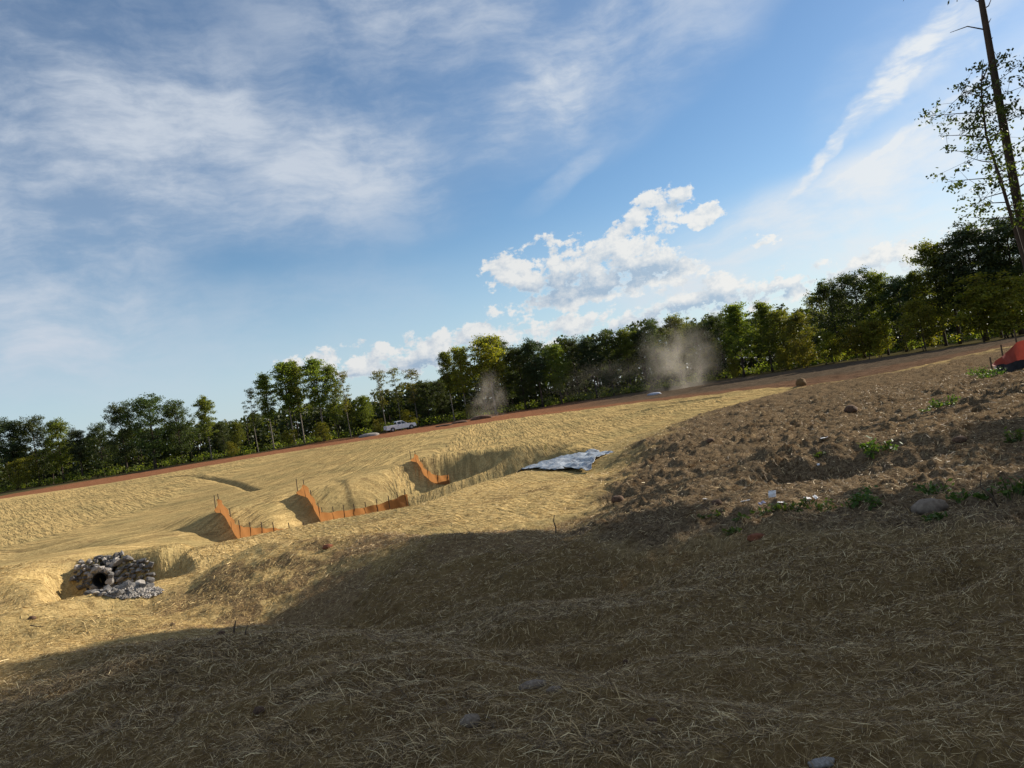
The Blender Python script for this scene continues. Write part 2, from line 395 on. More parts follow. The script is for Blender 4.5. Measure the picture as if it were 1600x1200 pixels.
fine = np.radians(np.arange(-47, 47.001, 0.15))
co = [47.0]; st = 0.3
while co[-1] < 176: co.append(co[-1] + st); st = min(st * 1.25, 5)
co[-1] = 180.0
co = np.radians(np.array(co[1:]))
TH = np.concatenate([-co[::-1], fine, co])
rr = [0.35]
while rr[-1] < 2.0: rr.append(rr[-1] * 1.12)
while rr[-1] < 158: rr.append(rr[-1] * 1.0069)
while rr[-1] < 4000: rr.append(rr[-1] * 1.09)
RR = np.array(rr); LR = np.log(RR)
NT, NR = len(TH), len(RR)
GA, GL = np.meshgrid(TH, LR)                 # rows r, cols theta
Z = np.full(GA.shape, -2.45)
for f in tf:
    (ax, ay), (bx, by), (cx_, cy_) = tv[f]
    i0, i1 = np.searchsorted(LR, [min(ay, by, cy_), max(ay, by, cy_)]); j0, j1 = np.searchsorted(TH, [min(ax, bx, cx_), max(ax, bx, cx_)])
    i1 = min(i1 + 1, NR); j1 = min(j1 + 1, NT)
    if i0 >= i1 or j0 >= j1: continue
    A = GA[i0:i1, j0:j1]; L = GL[i0:i1, j0:j1]
    den = (by - cy_) * (ax - cx_) + (cx_ - bx) * (ay - cy_)
    if abs(den) < 1e-12: continue
    w0 = ((by - cy_) * (A - cx_) + (cx_ - bx) * (L - cy_)) / den
    w1 = ((cy_ - ay) * (A - cx_) + (ax - cx_) * (L - cy_)) / den
    w2 = 1 - w0 - w1
    ins = (w0 > -1e-6) & (w1 > -1e-6) & (w2 > -1e-6)
    zz = w0 * tz[f[0]] + w1 * tz[f[1]] + w2 * tz[f[2]]
    Z[i0:i1, j0:j1][ins] = zz[ins]
def blur(Z, s, axis):
    k = np.exp(-0.5 * (np.arange(-3 * s, 3 * s + 1) / s) ** 2); k /= k.sum()
    pad = [(0, 0), (0, 0)]; pad[axis] = (3 * s, 3 * s)
    Zp = np.pad(Z, pad, mode='edge'); out = np.zeros_like(Z)
    for i, w in enumerate(k):
        sl = [slice(None), slice(None)]; sl[axis] = slice(i, i + Z.shape[axis]); out += w * Zp[tuple(sl)]
    return out
Z = blur(blur(Z, 2, 0), 4, 1)
RG = np.exp(GL); X = RG * np.sin(GA); Y = RG * np.cos(GA)

def poly_sd(poly):
    """signed distance, inside positive"""
    poly = np.array(poly, float); n = len(poly)
    d = np.full(X.shape, 1e9); inside = np.zeros(X.shape, bool)
    for i in range(n):
        x0, y0 = poly[i]; x1, y1 = poly[(i + 1) % n]
        ex, ey = x1 - x0, y1 - y0
        t = np.clip(((X - x0) * ex + (Y - y0) * ey) / (ex * ex + ey * ey + 1e-12), 0, 1)
        d = np.minimum(d, np.hypot(X - x0 - t * ex, Y - y0 - t * ey))
        c = ((y0 > Y) != (y1 > Y)) & (X < (x1 - x0) * (Y - y0) / (y1 - y0 + 1e-12) + x0)
        inside ^= c
    return np.where(inside, d, -d)
def xy(px, py, D): v = at(px, py, D); return (v.x, v.y)
soil_poly = [xy(870,840,11), xy(955,792,14.5), xy(950,755,18), xy(965,715,23), xy(1010,680,29), xy(1060,655,36), xy(1150,630,44), xy(1250,608,50),
             xy(1400,583,48), xy(1560,545,56), (75, 75), (90, 10), (20, 4), xy(1600,850,5.8), xy(1200,846,7.3), xy(1000,848,8.5)]
crest = [xy(0,779,92), xy(170,755,96), xy(400,714,98), xy(540,692,99), xy(650,677,98), xy(800,654,97), xy(1000,629,92), xy(1100,617,66), xy(1200,606,57), xy(1250,604,50.5), xy(1400,580,49), xy(1560,542,57)]
dirt_poly = [(-130, 60)] + crest + [(80, 80), (150, 150), (0, 175), (-150, 170)]
sd_soil = poly_sd(soil_poly); sd_dirt = poly_sd(dirt_poly)
wob = fbm(X * 0.9, Y * 0.9, 4, 5) * 0.8 + fbm(X * 3.2, Y * 3.2, 3, 9) * 0.25
m_soil = sstep(-0.5, 0.7, sd_soil * np.clip(14 / RG, .4, 2.2) + wob) * (1 - sstep(-0.3, 0.3, sd_dirt))
m_dirt = sstep(-0.25, 0.35, sd_dirt + 0.35 * fbm(X * 0.5, Y * 0.5, 3, 3))
forest_d = 149.0 - np.clip((X - 10) / 70, 0, 1) * 26
m_forest = sstep(-3, 3, RG * np.cos(GA * 0.25) - forest_d + fbm(X * .2, Y * .2, 3, 44) * 4) 
m_red = m_dirt * (1 - sstep(3.0, 9.0, sd_dirt - 1.0 + 3 * fbm(X * .15, Y * .4, 3, 8)) * sstep(-5, 25, X)) * (1 - 0.75 * sstep(8, 26, X))
# fine shape
near = np.clip(1 - RG / 60, 0, 1)
rs = fbm(X * 1.5, Y * 1.5, 4, 21); rid = 1 - np.abs(fbm(X * 2.1, Y * 2.1, 3, 31))
clod = np.maximum(fbm(X * 2.6 + 0.8 * rs, Y * 2.6, 3, 77) - 0.08, 0) ** 0.8
m_soil_g = np.clip(m_soil, 0, 1)
Z += m_soil_g * (0.07 * rs + 0.13 * clod * (0.4 + 0.6 * sstep(-0.1, 0.4, fbm(X * .5, Y * .5, 2, 57))) + 0.03 * (rid - 0.6) + 0.035 * fbm(X * 7, Y * 7, 3, 55) + 0.17 * sstep(-.35, .35, fbm(X * .8, Y * .8, 3, 60)) * np.maximum(fbm(X * 5.5 + rs, Y * 5.5, 3, 58) - .02, 0) + 0.055 * np.maximum(fbm(X * 11, Y * 11, 2, 59), 0)) * np.clip(0.6 + RG / 40, .6, 1.2)
straw = (1 - m_soil_g) * (1 - m_dirt)
fgm = straw * (1 - sstep(13, 24, RG))
Z += fgm * (0.085 * fbm(X * 1.1, Y * 1.1, 4, 91) + 0.045 * np.maximum(fbm(X * 3.1, Y * 3.1, 3, 92), 0) + 0.020 * fbm(X * 9, Y * 9, 3, 93))
bands = fgm * sstep(-4, -1, X) * (1 - sstep(11, 13, RG))
Z += bands * (0.055 * vnoise(X * .22 + .3 * Y, Y * 1.5 + .35 * X, 111) + 0.03 * vnoise(X * .4, Y * 3.2 + .6 * X, 112))
hum = fgm * (1 - sstep(6.5, 8.5, RG)) * sstep(1.5, -1.0, X)
Z += hum * (0.06 * np.maximum(fbm(X * 2.2, Y * 2.6, 3, 113), -.15))
# cross-tracked furrows down the basin banks
wl = sstep(-34, -6, X)
du = X * (0.75 + 0.25 * wl) + Y * (0.62 - 0.55 * wl)
dv = -X * (0.62 - 0.55 * wl) + Y * (0.75 + 0.25 * wl)
fur = vnoise(du * 1.15, dv * 0.10, 61) * 0.6 + vnoise(du * 2.1, dv * 0.16, 62) * 0.4
dome = (1 - sstep(31, 36, Y)) * sstep(-13, -9, X)
left_near = (1 - sstep(29, 34, Y)) * (1 - sstep(-13, -9, X))
fu = np.where(Y < 33.5, (0.9 * X + 0.45 * Y) * 2.0, du); fv = np.where(Y < 33.5, (-0.45 * X + 0.9 * Y) * 2.0, dv)
fdep = np.where(Y < 33.5, 0.33, 1.0) * (1 - np.exp(-((Y - 33.5) / 1.5) ** 2)) * (1 - .6 * left_near)
bank = straw * sstep(14, 17, Y) * (1 - sstep(105, 112, RG))
amp = (0.035 + 0.055 * sstep(45, 80, RG) * sstep(-30, 0, X) + 0.02 * sstep(40, 60, RG))
Z += bank * (amp * fur * (1 - .75 * sstep(36, 31, Y)) + 0.05 * fbm(X * .6, Y * .6, 3, 64) + 0.012 * fbm(X * 4, Y * 4, 2, 65))
# erosion gullies on the lower pool bank
gx, gy = xy(590, 765, 52)
gm = np.exp(-(((X - gx) / 6) ** 2 + ((Y - gy) / 8) ** 2))
Z -= gm * 0.28 * np.maximum(vnoise((X + 0.35 * Y) * 0.9, Y * 0.06, 66), 0)
# long rut across the left bank
rut = [xy(258,740,88), xy(300,746,84), xy(335,756,78), xy(370,768,70), xy(402,780,62)]
dr_ = np.full(X.shape, 1e9)
for (x0, y0), (x1, y1) in zip(rut[:-1], rut[1:]):
    t = np.clip(((X - x0) * (x1 - x0) + (Y - y0) * (y1 - y0)) / ((x1 - x0) ** 2 + (y1 - y0) ** 2), 0, 1)
    dr_ = np.minimum(dr_, np.hypot(X - x0 - t * (x1 - x0), Y - y0 - t * (y1 - y0)))
Z -= 0.30 * np.exp(-(dr_ / 0.38) ** 2)
for k, off in enumerate((0, 7, 12, 18)):                    # wheel ruts along the upper right bank
    tr_ = [xy(820, 690 - off * .9, 50 + off), xy(900, 676 - off, 52 + off), xy(1000, 655 - off * .8, 52 + off), xy(1120, 630 - off * .6, 52 + off * .4)]
    d_ = np.full(X.shape, 1e9)
    for (x0, y0), (x1, y1) in zip(tr_[:-1], tr_[1:]):
        t = np.clip(((X - x0) * (x1 - x0) + (Y - y0) * (y1 - y0)) / ((x1 - x0) ** 2 + (y1 - y0) ** 2), 0, 1)
        d_ = np.minimum(d_, np.hypot(X - x0 - t * (x1 - x0), Y - y0 - t * (y1 - y0)))
    Z -= straw * (.16 * np.exp(-(d_ / .3) ** 2) - .07 * np.exp(-((d_ - .6) / .3) ** 2))
# tracked dirt
Z += m_dirt * (0.05 * fbm(X * .8, Y * .25, 3, 71) + 0.03 * fbm(X * 3, Y * 2, 2, 72) + sstep(12, 22, X) * .14 * np.maximum(fbm(X * 1.1, Y * .8, 3, 74), 0)) * (1 - m_forest)
Z += m_forest * 0.3 * fbm(X * .1, Y * .1, 2, 73)
def bump_at(px, py, D, rx, ry, h, p=1.0):
    global Z
    x0, y0 = xy(px, py, D); q = ((X - x0) / rx) ** 2 + ((Y - y0) / ry) ** 2
    Z = Z + h * np.exp(-q ** p)
for a in [(290,1040,6.3,.55,.35,.10),(545,1075,4.9,.45,.3,.10),(170,990,8.6,.7,.4,.14),(110,985,9.2,.5,.4,-.18),(880,1090,4.0,.4,.25,.05),(700,845,11.3,.8,.4,.10),
          (1240,748,11.8,1.3,.5,-.42),(1250,715,13.6,1.6,.7,.22),(1350,752,11.0,1.2,.45,-.30),(1420,700,12.5,1.6,.7,.16),(1480,740,9.8,1.1,.5,-.16),(1130,770,11.4,.7,.5,.14),
          (965,780,15.4,.5,.5,-.20),(1250,1000,5.2,.5,.25,-.08),(1500,905,5.4,.3,.2,-.08),(1570,690,11.5,1.4,.8,.22),
          (60,862,40,5,1.4,-.55),(95,852,44,6,1.6,.35)]:
    bump_at(*a)
# steep cut face that holds the riprap and the culvert
XC, YB = at(178, 900, 21).x, 20.6
wch = (1 - sstep(1.25, 1.9, np.abs(X - XC * Y / 21.0))) * sstep(14.6, 16.0, Y) * (1 - sstep(YB, YB + .3, Y))
Z = Z * (1 - wch) + wch * np.minimum(Z, -Y * 0.187 + .02 * fbm(X * 3, Y * 3, 2, 13))     # outlet channel
wf = (1 - sstep(1.15, 1.75, np.abs(X - XC))) * sstep(YB - 1.6, YB - .9, Y) * (1 - sstep(YB + 1.8, YB + 3.2, Y))
Z = Z * (1 - wf) + wf * (-3.80 + 1.0 * sstep(YB, YB + 1.0, Y) + .03 * fbm(X * 3, Y * 3, 2, 12))

def hz(x, y):
    x = np.atleast_1d(np.asarray(x, float)); y = np.atleast_1d(np.asarray(y, float))
    a = np.arctan2(x, y); l = np.log(np.maximum(np.hypot(x, y), 0.36))
    j = np.clip(np.searchsorted(TH, a) - 1, 0, NT - 2); i = np.clip(np.searchsorted(LR, l) - 1, 0, NR - 2)
    tj = (a - TH[j]) / (TH[j + 1] - TH[j]); ti = (l - LR[i]) / (LR[i + 1] - LR[i])
    return (Z[i, j] * (1 - tj) + Z[i, j + 1] * tj) * (1 - ti) + (Z[i + 1, j] * (1 - tj) + Z[i + 1, j + 1] * tj) * ti
def h1(x, y): return float(hz(x, y)[0])
def gridval(G, x, y):
    a = np.arctan2(x, y); l = np.log(np.maximum(np.hypot(x, y), 0.36))
    j = np.clip(np.searchsorted(TH, a) - 1, 0, NT - 2); i = np.clip(np.searchsorted(LR, l) - 1, 0, NR - 2)
    return G[i, j]
def hit(px, py):
    """where the sight line of a reading meets the finished ground"""
    d = ray(px, py); d = d / d.y
    t = np.exp(np.linspace(math.log(2.0), math.log(170), 4000))
    zz = hz(d.x * t, t) - d.z * t
    k = np.argmax(zz > 0)
    tt = t[k] if zz[k] > 0 else 140.0
    return Vector((d.x * tt, tt, h1(d.x * tt, tt)))

# the bank is cut away where the culvert pipe runs in
CXP = at(160, 905, 21.0)
nt = (np.abs(X - CXP.x) < .25) & (Y > 20.7) & (Y < 21.75)
Z[nt] = np.minimum(Z[nt], CXP.z - .22)

# ground material -----------------------------------------------------------
gm_, nb, out = new_mat('site_ground')
tcn = nb.n('ShaderNodeTexCoord'); ob = tcn.outputs['Object']
def attr(n): a = nb.n('ShaderNodeAttribute', attribute_name=n); return a.outputs['Fac']
big = nb.noise(ob, 0.25, 4, 0.6); mid = nb.noise(ob, 2.2, 5, 0.65); fin = nb.noise(ob, 22, 4, 0.7)
grain = nb.noise(ob, 13, 5, 0.75, 0.6)
sc1 = nb.mix(nb.maprange(grain, 0.32, 0.66), (0.26, 0.172, 0.068), (0.56, 0.395, 0.168))
spk = nb.noise(ob, 5.5, 3, 0.85)
sc1 = nb.mix(nb.math('MULTIPLY', nb.maprange(spk, 0.50, 0.66), 0.55), sc1, (0.64, 0.475, 0.22))
sc1 = nb.mix(nb.math('MULTIPLY', nb.maprange(spk, 0.48, 0.34), 0.55), sc1, (0.18, 0.115, 0.045))
sc1 = nb.mix(nb.maprange(mid, 0.58, 0.75), sc1, (0.20, 0.135, 0.062))
sc1 = nb.mix(nb.math('MULTIPLY', nb.maprange(big, 0.42, 0.66), 0.6), sc1, (0.255, 0.205, 0.092))
sc1 = nb.mix(nb.math('MULTIPLY', nb.maprange(nb.noise(ob, 0.7, 5, 0.7), 0.53, 0.68), 0.7), sc1, (0.19, 0.122, 0.056))
sc1 = nb.mix(nb.math('MULTIPLY', attr('near'), 0.75), sc1, (0.090, 0.051, 0.022))  # weathered near straw, with the slope's shade also put into its colour
sc1 = nb.mix(nb.maprange(attr('thin'), 0.15, 0.6), sc1, nb.mix(nb.maprange(fin, .35, .65), (0.15, 0.090, 0.048), (0.25, 0.175, 0.085)))
so1 = nb.mix(nb.maprange(fin, 0.35, 0.68), (0.080, 0.055, 0.033), (0.205, 0.146, 0.086))
so1 = nb.mix(nb.math('MULTIPLY', nb.maprange(spk, 0.48, 0.34), 0.6), so1, (0.055, 0.033, 0.016))
so1 = nb.mix(nb.maprange(mid, 0.52, 0.72), so1, (0.080, 0.047, 0.023))
so1 = nb.mix(nb.math('MULTIPLY', nb.maprange(grain, 0.55, 0.72), 0.6), so1, (0.34, 0.25, 0.13))
trk = nb.noise(nb.mapping(ob, scale=(0.35, 1.6, 1)), 1.2, 5, 0.6)
di1 = nb.mix(nb.maprange(trk, 0.36, 0.66), (0.062, 0.046, 0.031), (0.112, 0.083, 0.057))
rd1 = nb.mix(nb.maprange(mid, 0.34, 0.66), (0.17, 0.070, 0.034), (0.25, 0.118, 0.062))
di1 = nb.mix(attr('red'), di1, rd1)
fcx = nb.n('ShaderNodeCombineXYZ'); nb.put(fcx.inputs[0], nb.math('MULTIPLY', attr('fu'), 1.0)); nb.put(fcx.inputs[1], nb.math('MULTIPLY', attr('fv'), 0.11))
frw = nb.noise(fcx.outputs[0], 3.4, 4, 0.62)
frb = nb.math('MULTIPLY', attr('bank'), nb.maprange(frw, 0.34, 0.60, 1.0, 0.0))
sc1 = nb.mix(nb.math('MULTIPLY', frb, 0.55), sc1, (0.17, 0.125, 0.055))  # self-shading of the furrows put into the straw colour as browner grooves
c = nb.mix(attr('soil'), sc1, so1); c = nb.mix(attr('dirt'), c, di1)
c = nb.mix(attr('forest'), c, nb.mix(mid, (0.05, 0.045, 0.022), (0.09, 0.075, 0.035)))
p = nb.n('ShaderNodeBsdfPrincipled'); p.inputs['Roughness'].default_value = 1.0; p.inputs['Specular IOR Level'].default_value = 0.0
nb.put(p.inputs['Base Color'], c)
bp = nb.n('ShaderNodeBump'); bp.inputs['Strength'].default_value = 0.9; bp.inputs['Distance'].default_value = 0.05
hgt = nb.math('ADD', nb.math('MULTIPLY', grain, 0.55), nb.math('ADD', nb.math('MULTIPLY', fin, 0.35), nb.math('MULTIPLY', mid, 0.5)))
nb.put(bp.inputs['Height'], nb.math('SUBTRACT', hgt, nb.math('MULTIPLY', frb, 2.0)))
nb.put(p.inputs['Normal'], bp.outputs[0]); nb.put(out.inputs['Surface'], p.outputs[0])
M['ground'] = gm_

thin = fgm * sstep(0.0, 0.5, fbm(X * 1.7, Y * 1.7, 3, 99) + 0.3) * sstep(-9, -4, X) * sstep(9.0, 10.5, Y) * (1 - sstep(13.5, 15.5, Y + wob))
near_shade = straw * (1 - sstep(5.5, 12, RG - 4.0 * sstep(-5.5, -2.5, X) + 2.5 * fbm(X * .7, Y * .7, 3, 101)))  # mask reaches over the shaded slope, so its shade is painted in
V = np.stack([X.ravel(), Y.ravel(), Z.ravel()], 1)
idx = np.arange(NT * NR).reshape(NR, NT)
q = np.stack([idx[:-1, :-1], idx[:-1, 1:], idx[1:, 1:], idx[1:, :-1]], -1)[..., ::-1].reshape(-1, 4)
wrapq = np.stack([idx[:-1, -1], idx[:-1, 0], idx[1:, 0], idx[1:, -1]], -1)[..., ::-1].reshape(-1, 4)
fm_d = m_dirt.ravel()[q].mean(1); fm_s = m_soil.ravel()[q].mean(1); fm_f = m_forest.ravel()[q].mean(1)
AT = {'soil': m_soil, 'dirt': m_dirt, 'forest': m_forest, 'red': m_red, 'thin': thin, 'near': near_shade, 'fu': fu, 'fv': fv, 'bank': bank * fdep}
def sub_ground(name, sel, extra=None):
    fq = q[sel]
    if extra is not None: fq = np.concatenate([fq, extra])
    used, inv = np.unique(fq, return_inverse=True)
    me = make_mesh(name, V[used], inv.reshape(-1, 4), True, {k: a.ravel()[used] for k, a in AT.items()})
    o = add(name, me, M['ground']); o['kind'] = 'structure'; return o
k_f = fm_f > 0.5; k_d = (fm_d > 0.5) & ~k_f; k_s = (fm_s > 0.5) & ~k_f & ~k_d
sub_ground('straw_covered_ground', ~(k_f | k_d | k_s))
sub_ground('bare_soil_hillside', k_s)
sub_ground('dirt_road', k_d)
sub_ground('forest_floor', k_f, wrapq)
#@@OBJECTS

# ------------------------------------------------------------------ trees
def leaf_quads(rg, C, size, aspect=0.55, flat=0.0):
    """one folded rhombic leaf spray at each centre"""
    n = len(C)
    d = rg.normal(size=(n, 3)); d /= np.linalg.norm(d, axis=1, keepdims=True) + 1e-9
    d[:, 2] *= (1 - flat); d /= np.linalg.norm(d, axis=1, keepdims=True) + 1e-9
    e = rg.normal(size=(n, 3)); e -= d * (e * d).sum(1, keepdims=True); e /= np.linalg.norm(e, axis=1, keepdims=True) + 1e-9
    s = (size * rg.uniform(0.55, 1.25, n))[:, None]
    a = C - d * s * 0.5; b = C + e * s * aspect * 0.5; c = C + d * s * 0.5; f = C - e * s * aspect * 0.5
    V = np.stack([a, b, c, f], 1).reshape(-1, 3)
    F_ = np.arange(n * 4, dtype=np.int32).reshape(-1, 4)
    return V, F_
PROF = {
    'round': lambda t: np.sin(np.pi * np.clip(t * 0.92 + 0.06, 0, 1)) ** 0.55,
    'cone': lambda t: (1 - t) ** 0.75 * np.minimum(1, t * 5 + .45),
    'oval': lambda t: np.sin(np.pi * np.clip(t * 0.9 + 0.10, 0, 1)) ** 0.8,
    'umbrella': lambda t: np.sin(np.pi * np.clip(t * .62 + .33, 0, 1)) ** .7 * (0.35 + .65 * t ** .5),
    'bush': lambda t: np.sqrt(np.clip(1 - t * t, 0, 1)) * .95 + .1,
}
def tree_parts(seed, H=15.0, base=0.35, Wd=4.0, prof='round', limbs=26, clumps=4, leaves=42, leaf=0.36, crad=0.75,
               tr=0.17, up=0.45, aspect=0.6, flat=0.0, stems=1, lean=0.0, gap=0.0):
    rg = np.random.default_rng(seed); rd = random.Random(seed)
    mb = MB(); C = []
    for st_ in range(stems):
        sa = rd.uniform(0, 6.28); off = 0.0 if stems == 1 else rd.uniform(0.1, 0.5) * Wd * 0.4
        bx_, by_ = off * math.cos(sa), off * math.sin(sa)
        Hs = H * (1 if st_ == 0 else rd.uniform(.7, .97))
        pth = []; wx, wy = rd.uniform(-.3, .3), rd.uniform(-.3, .3)
        for k in range(9):
            t = k / 8
            pth.append(Vector((bx_ * (1 + t) + lean * t * Hs + wx * math.sin(t * 4 + seed) * .5, by_ * (1 + t) + wy * math.sin(t * 3.1 + 1) * .6, -0.25 + t * (Hs * .95 + .25))))
        mb.tube(pth, [tr * (1.35 if k == 0 else 1 - .86 * k / 8) / (stems ** .4) for k in range(9)], 7)
        def on(t):
            f = min(max(t, 0), .9999) * 8; i = int(f); return pth[i].lerp(pth[i + 1], f - i)
        nl = max(3, limbs // stems)
        for i in range(nl):
            t = (i + rd.random() * .9) / nl
            if rd.random() < gap: continue
            tt = base + (0.97 - base) * t
            p0 = on(tt); L = Wd * 0.5 * float(PROF[prof](np.array(t))) * rd.uniform(.65, 1.15)
            an = i * 2.399 + rd.uniform(-.5, .5); upk = up + .5 * t * t + rd.uniform(-.15, .15)
            dirv = Vector((math.cos(an), math.sin(an), upk)).normalized()
            p1 = p0 + dirv * L * .55; p2 = p1 + (dirv + Vector((0, 0, .25))).normalized() * L * .5
            r0 = tr * .34 * (1.1 - .8 * t)
            mb.tube([p0, p1, p2], [r0, r0 * .55, r0 * .18], 4, False)
            for c in range(clumps):
                f = rd.uniform(.35, 1.08)
                q_ = p0.lerp(p1, f / .52) if f < .52 else p1.lerp(p2, (f - .52) / .48)
                q_ = q_ + Vector((rd.gauss(0, 1), rd.gauss(0, 1), rd.gauss(0, .7))) * crad * .55
                mb.tube([p1 if f > .5 else p0.lerp(p1, .4), q_], [r0 * .3, .012], 3, False)
                C.append((q_, crad * rd.uniform(.6, 1.25)))
    cc = np.array([tuple(c) for c, _ in C]); cs = np.array([s for _, s in C])
    d = rg.normal(size=(len(C), leaves, 3)); d /= np.linalg.norm(d, axis=2, keepdims=True)
    rad_ = rg.uniform(.1, 1.0, (len(C), leaves, 1)) ** .7 * rg.uniform(.8, 1.35, (len(C), leaves, 1))
    pos = cc[:, None, :] + d * rad_ * cs[:, None, None] * np.array([1, 1, .62])
    V_, F_ = leaf_quads(rg, pos.reshape(-1, 3), leaf, aspect, flat)
    return mb.mesh('trunk', True), make_mesh('crown', V_, F_, False)
PROTO = {}
def proto(key, variants, bark, leafm, **kw):
    PROTO[key] = []
    for v in range(variants):
        kk = dict(kw); tm, cm = tree_parts(hash_seed(key, v), **kk)
        tm.materials.append(M[bark]); cm.materials.append(M[leafm]); PROTO[key].append((tm, cm, kw.get('H', 15.0)))
def hash_seed(k, v): return sum(ord(c) * (i + 3) for i, c in enumerate(k)) * 7 + v * 101
proto('oak', 3, 'bark', 'leaf_dark', H=15, base=.22, Wd=9.5, prof='round', limbs=40, clumps=5, leaves=71, leaf=0.296, crad=1.06, tr=.24, up=.35)
proto('greenwood', 3, 'bark', 'leaf_green', H=15, base=.25, Wd=7.0, prof='oval', limbs=38, clumps=5, leaves=65, leaf=0.281, crad=0.95, tr=.18, up=.45)
proto('poplar', 3, 'pale_bark', 'leaf_green', H=15, base=.42, Wd=4.6, prof='oval', limbs=34, clumps=4, leaves=68, leaf=0.266, crad=0.76, tr=.14, up=.75)
proto('golden', 2, 'pale_bark', 'leaf_yellow', H=15, base=.40, Wd=6.2, prof='round', limbs=40, clumps=5, leaves=68, leaf=0.266, crad=0.81, tr=.15, up=.6)
proto('spire', 2, 'bark', 'leaf_green', H=15, base=.22, Wd=7.2, prof='cone', limbs=48, clumps=5, leaves=62, leaf=0.266, crad=0.81, tr=.18, up=.5)
proto('pine', 3, 'bark', 'leaf_pine', H=16, base=.42, Wd=6.4, prof='umbrella', limbs=34, clumps=5, leaves=80, leaf=0.311, crad=0.87, tr=.20, up=.25, aspect=.42)
proto('sparse', 2, 'pale_bark', 'leaf_autumn', H=15, base=.40, Wd=5.2, prof='umbrella', limbs=20, clumps=3, leaves=40, leaf=0.252, crad=0.69, tr=.10, up=.8, gap=.12)
proto('autumn', 2, 'bark', 'leaf_autumn', H=13, base=.2, Wd=6.0, prof='oval', limbs=36, clumps=5, leaves=62, leaf=0.266, crad=0.90, tr=.14, up=.5)
proto('thicket', 3, 'bark', 'leaf_yellow', H=6, base=.06, Wd=5.0, prof='bush', limbs=26, clumps=4, leaves=62, leaf=0.222, crad=0.69, tr=.07, up=.6, stems=2)
proto('shade_tree', 2, 'bark', 'leaf_dark', H=17, base=.25, Wd=9.0, prof='round', limbs=46, clumps=6, leaves=60, leaf=.42, crad=1.05, tr=.22, up=.35)

proto('high_crown', 2, 'bark', 'leaf_dark', H=18, base=.60, Wd=7.0, prof='round', limbs=34, clumps=6, leaves=60, leaf=.40, crad=.95, tr=.20, up=.3)
proto('top_crown', 1, 'bark', 'leaf_dark', H=13.8, base=.84, Wd=3.6, prof='round', limbs=24, clumps=6, leaves=60, leaf=.36, crad=.6, tr=.16, up=.2)
NAMES = {'oak': ('oak_tree', 'broad dark round-crowned tree'), 'greenwood': ('leafy_tree', 'mid-green leafy tree'), 'poplar': ('slender_tree', 'tall slender tree with bare lower trunk'),
         'golden': ('yellowing_tree', 'yellow-green tree with pale trunk'), 'spire': ('pointed_tree', 'tall tree with pointed green crown'), 'pine': ('pine_tree', 'dark pine with clumped crown'),
         'sparse': ('sparse_tree', 'thin sparse-leaved tree'), 'autumn': ('browning_tree', 'tree with browning autumn leaves'), 'thicket': ('thicket_bush', 'bright yellow-green bush')}
ORD = ['first', 'second', 'third', 'fourth', 'fifth', 'sixth', 'seventh', 'eighth', 'ninth', 'tenth', 'eleventh', 'twelfth', 'thirteenth', 'fourteenth', 'fifteenth', 'sixteenth', 'seventeenth', 'eighteenth', 'nineteenth', 'twentieth', 'twenty-first', 'twenty-second', 'twenty-third', 'twenty-fourth', 'twenty-fifth']
def plant_tree(kind, loc, H, rz, wide=1.0, var=0):
    tm, cm, h0 = PROTO[kind][var % len(PROTO[kind])]
    s = H / h0
    root = empty(NAMES[kind][0] if kind in NAMES else 'shade_tree', loc, rz, (s * wide, s * wide, s))
    add('trunk', tm, None, root); add('crown', cm, None, root)
    return root
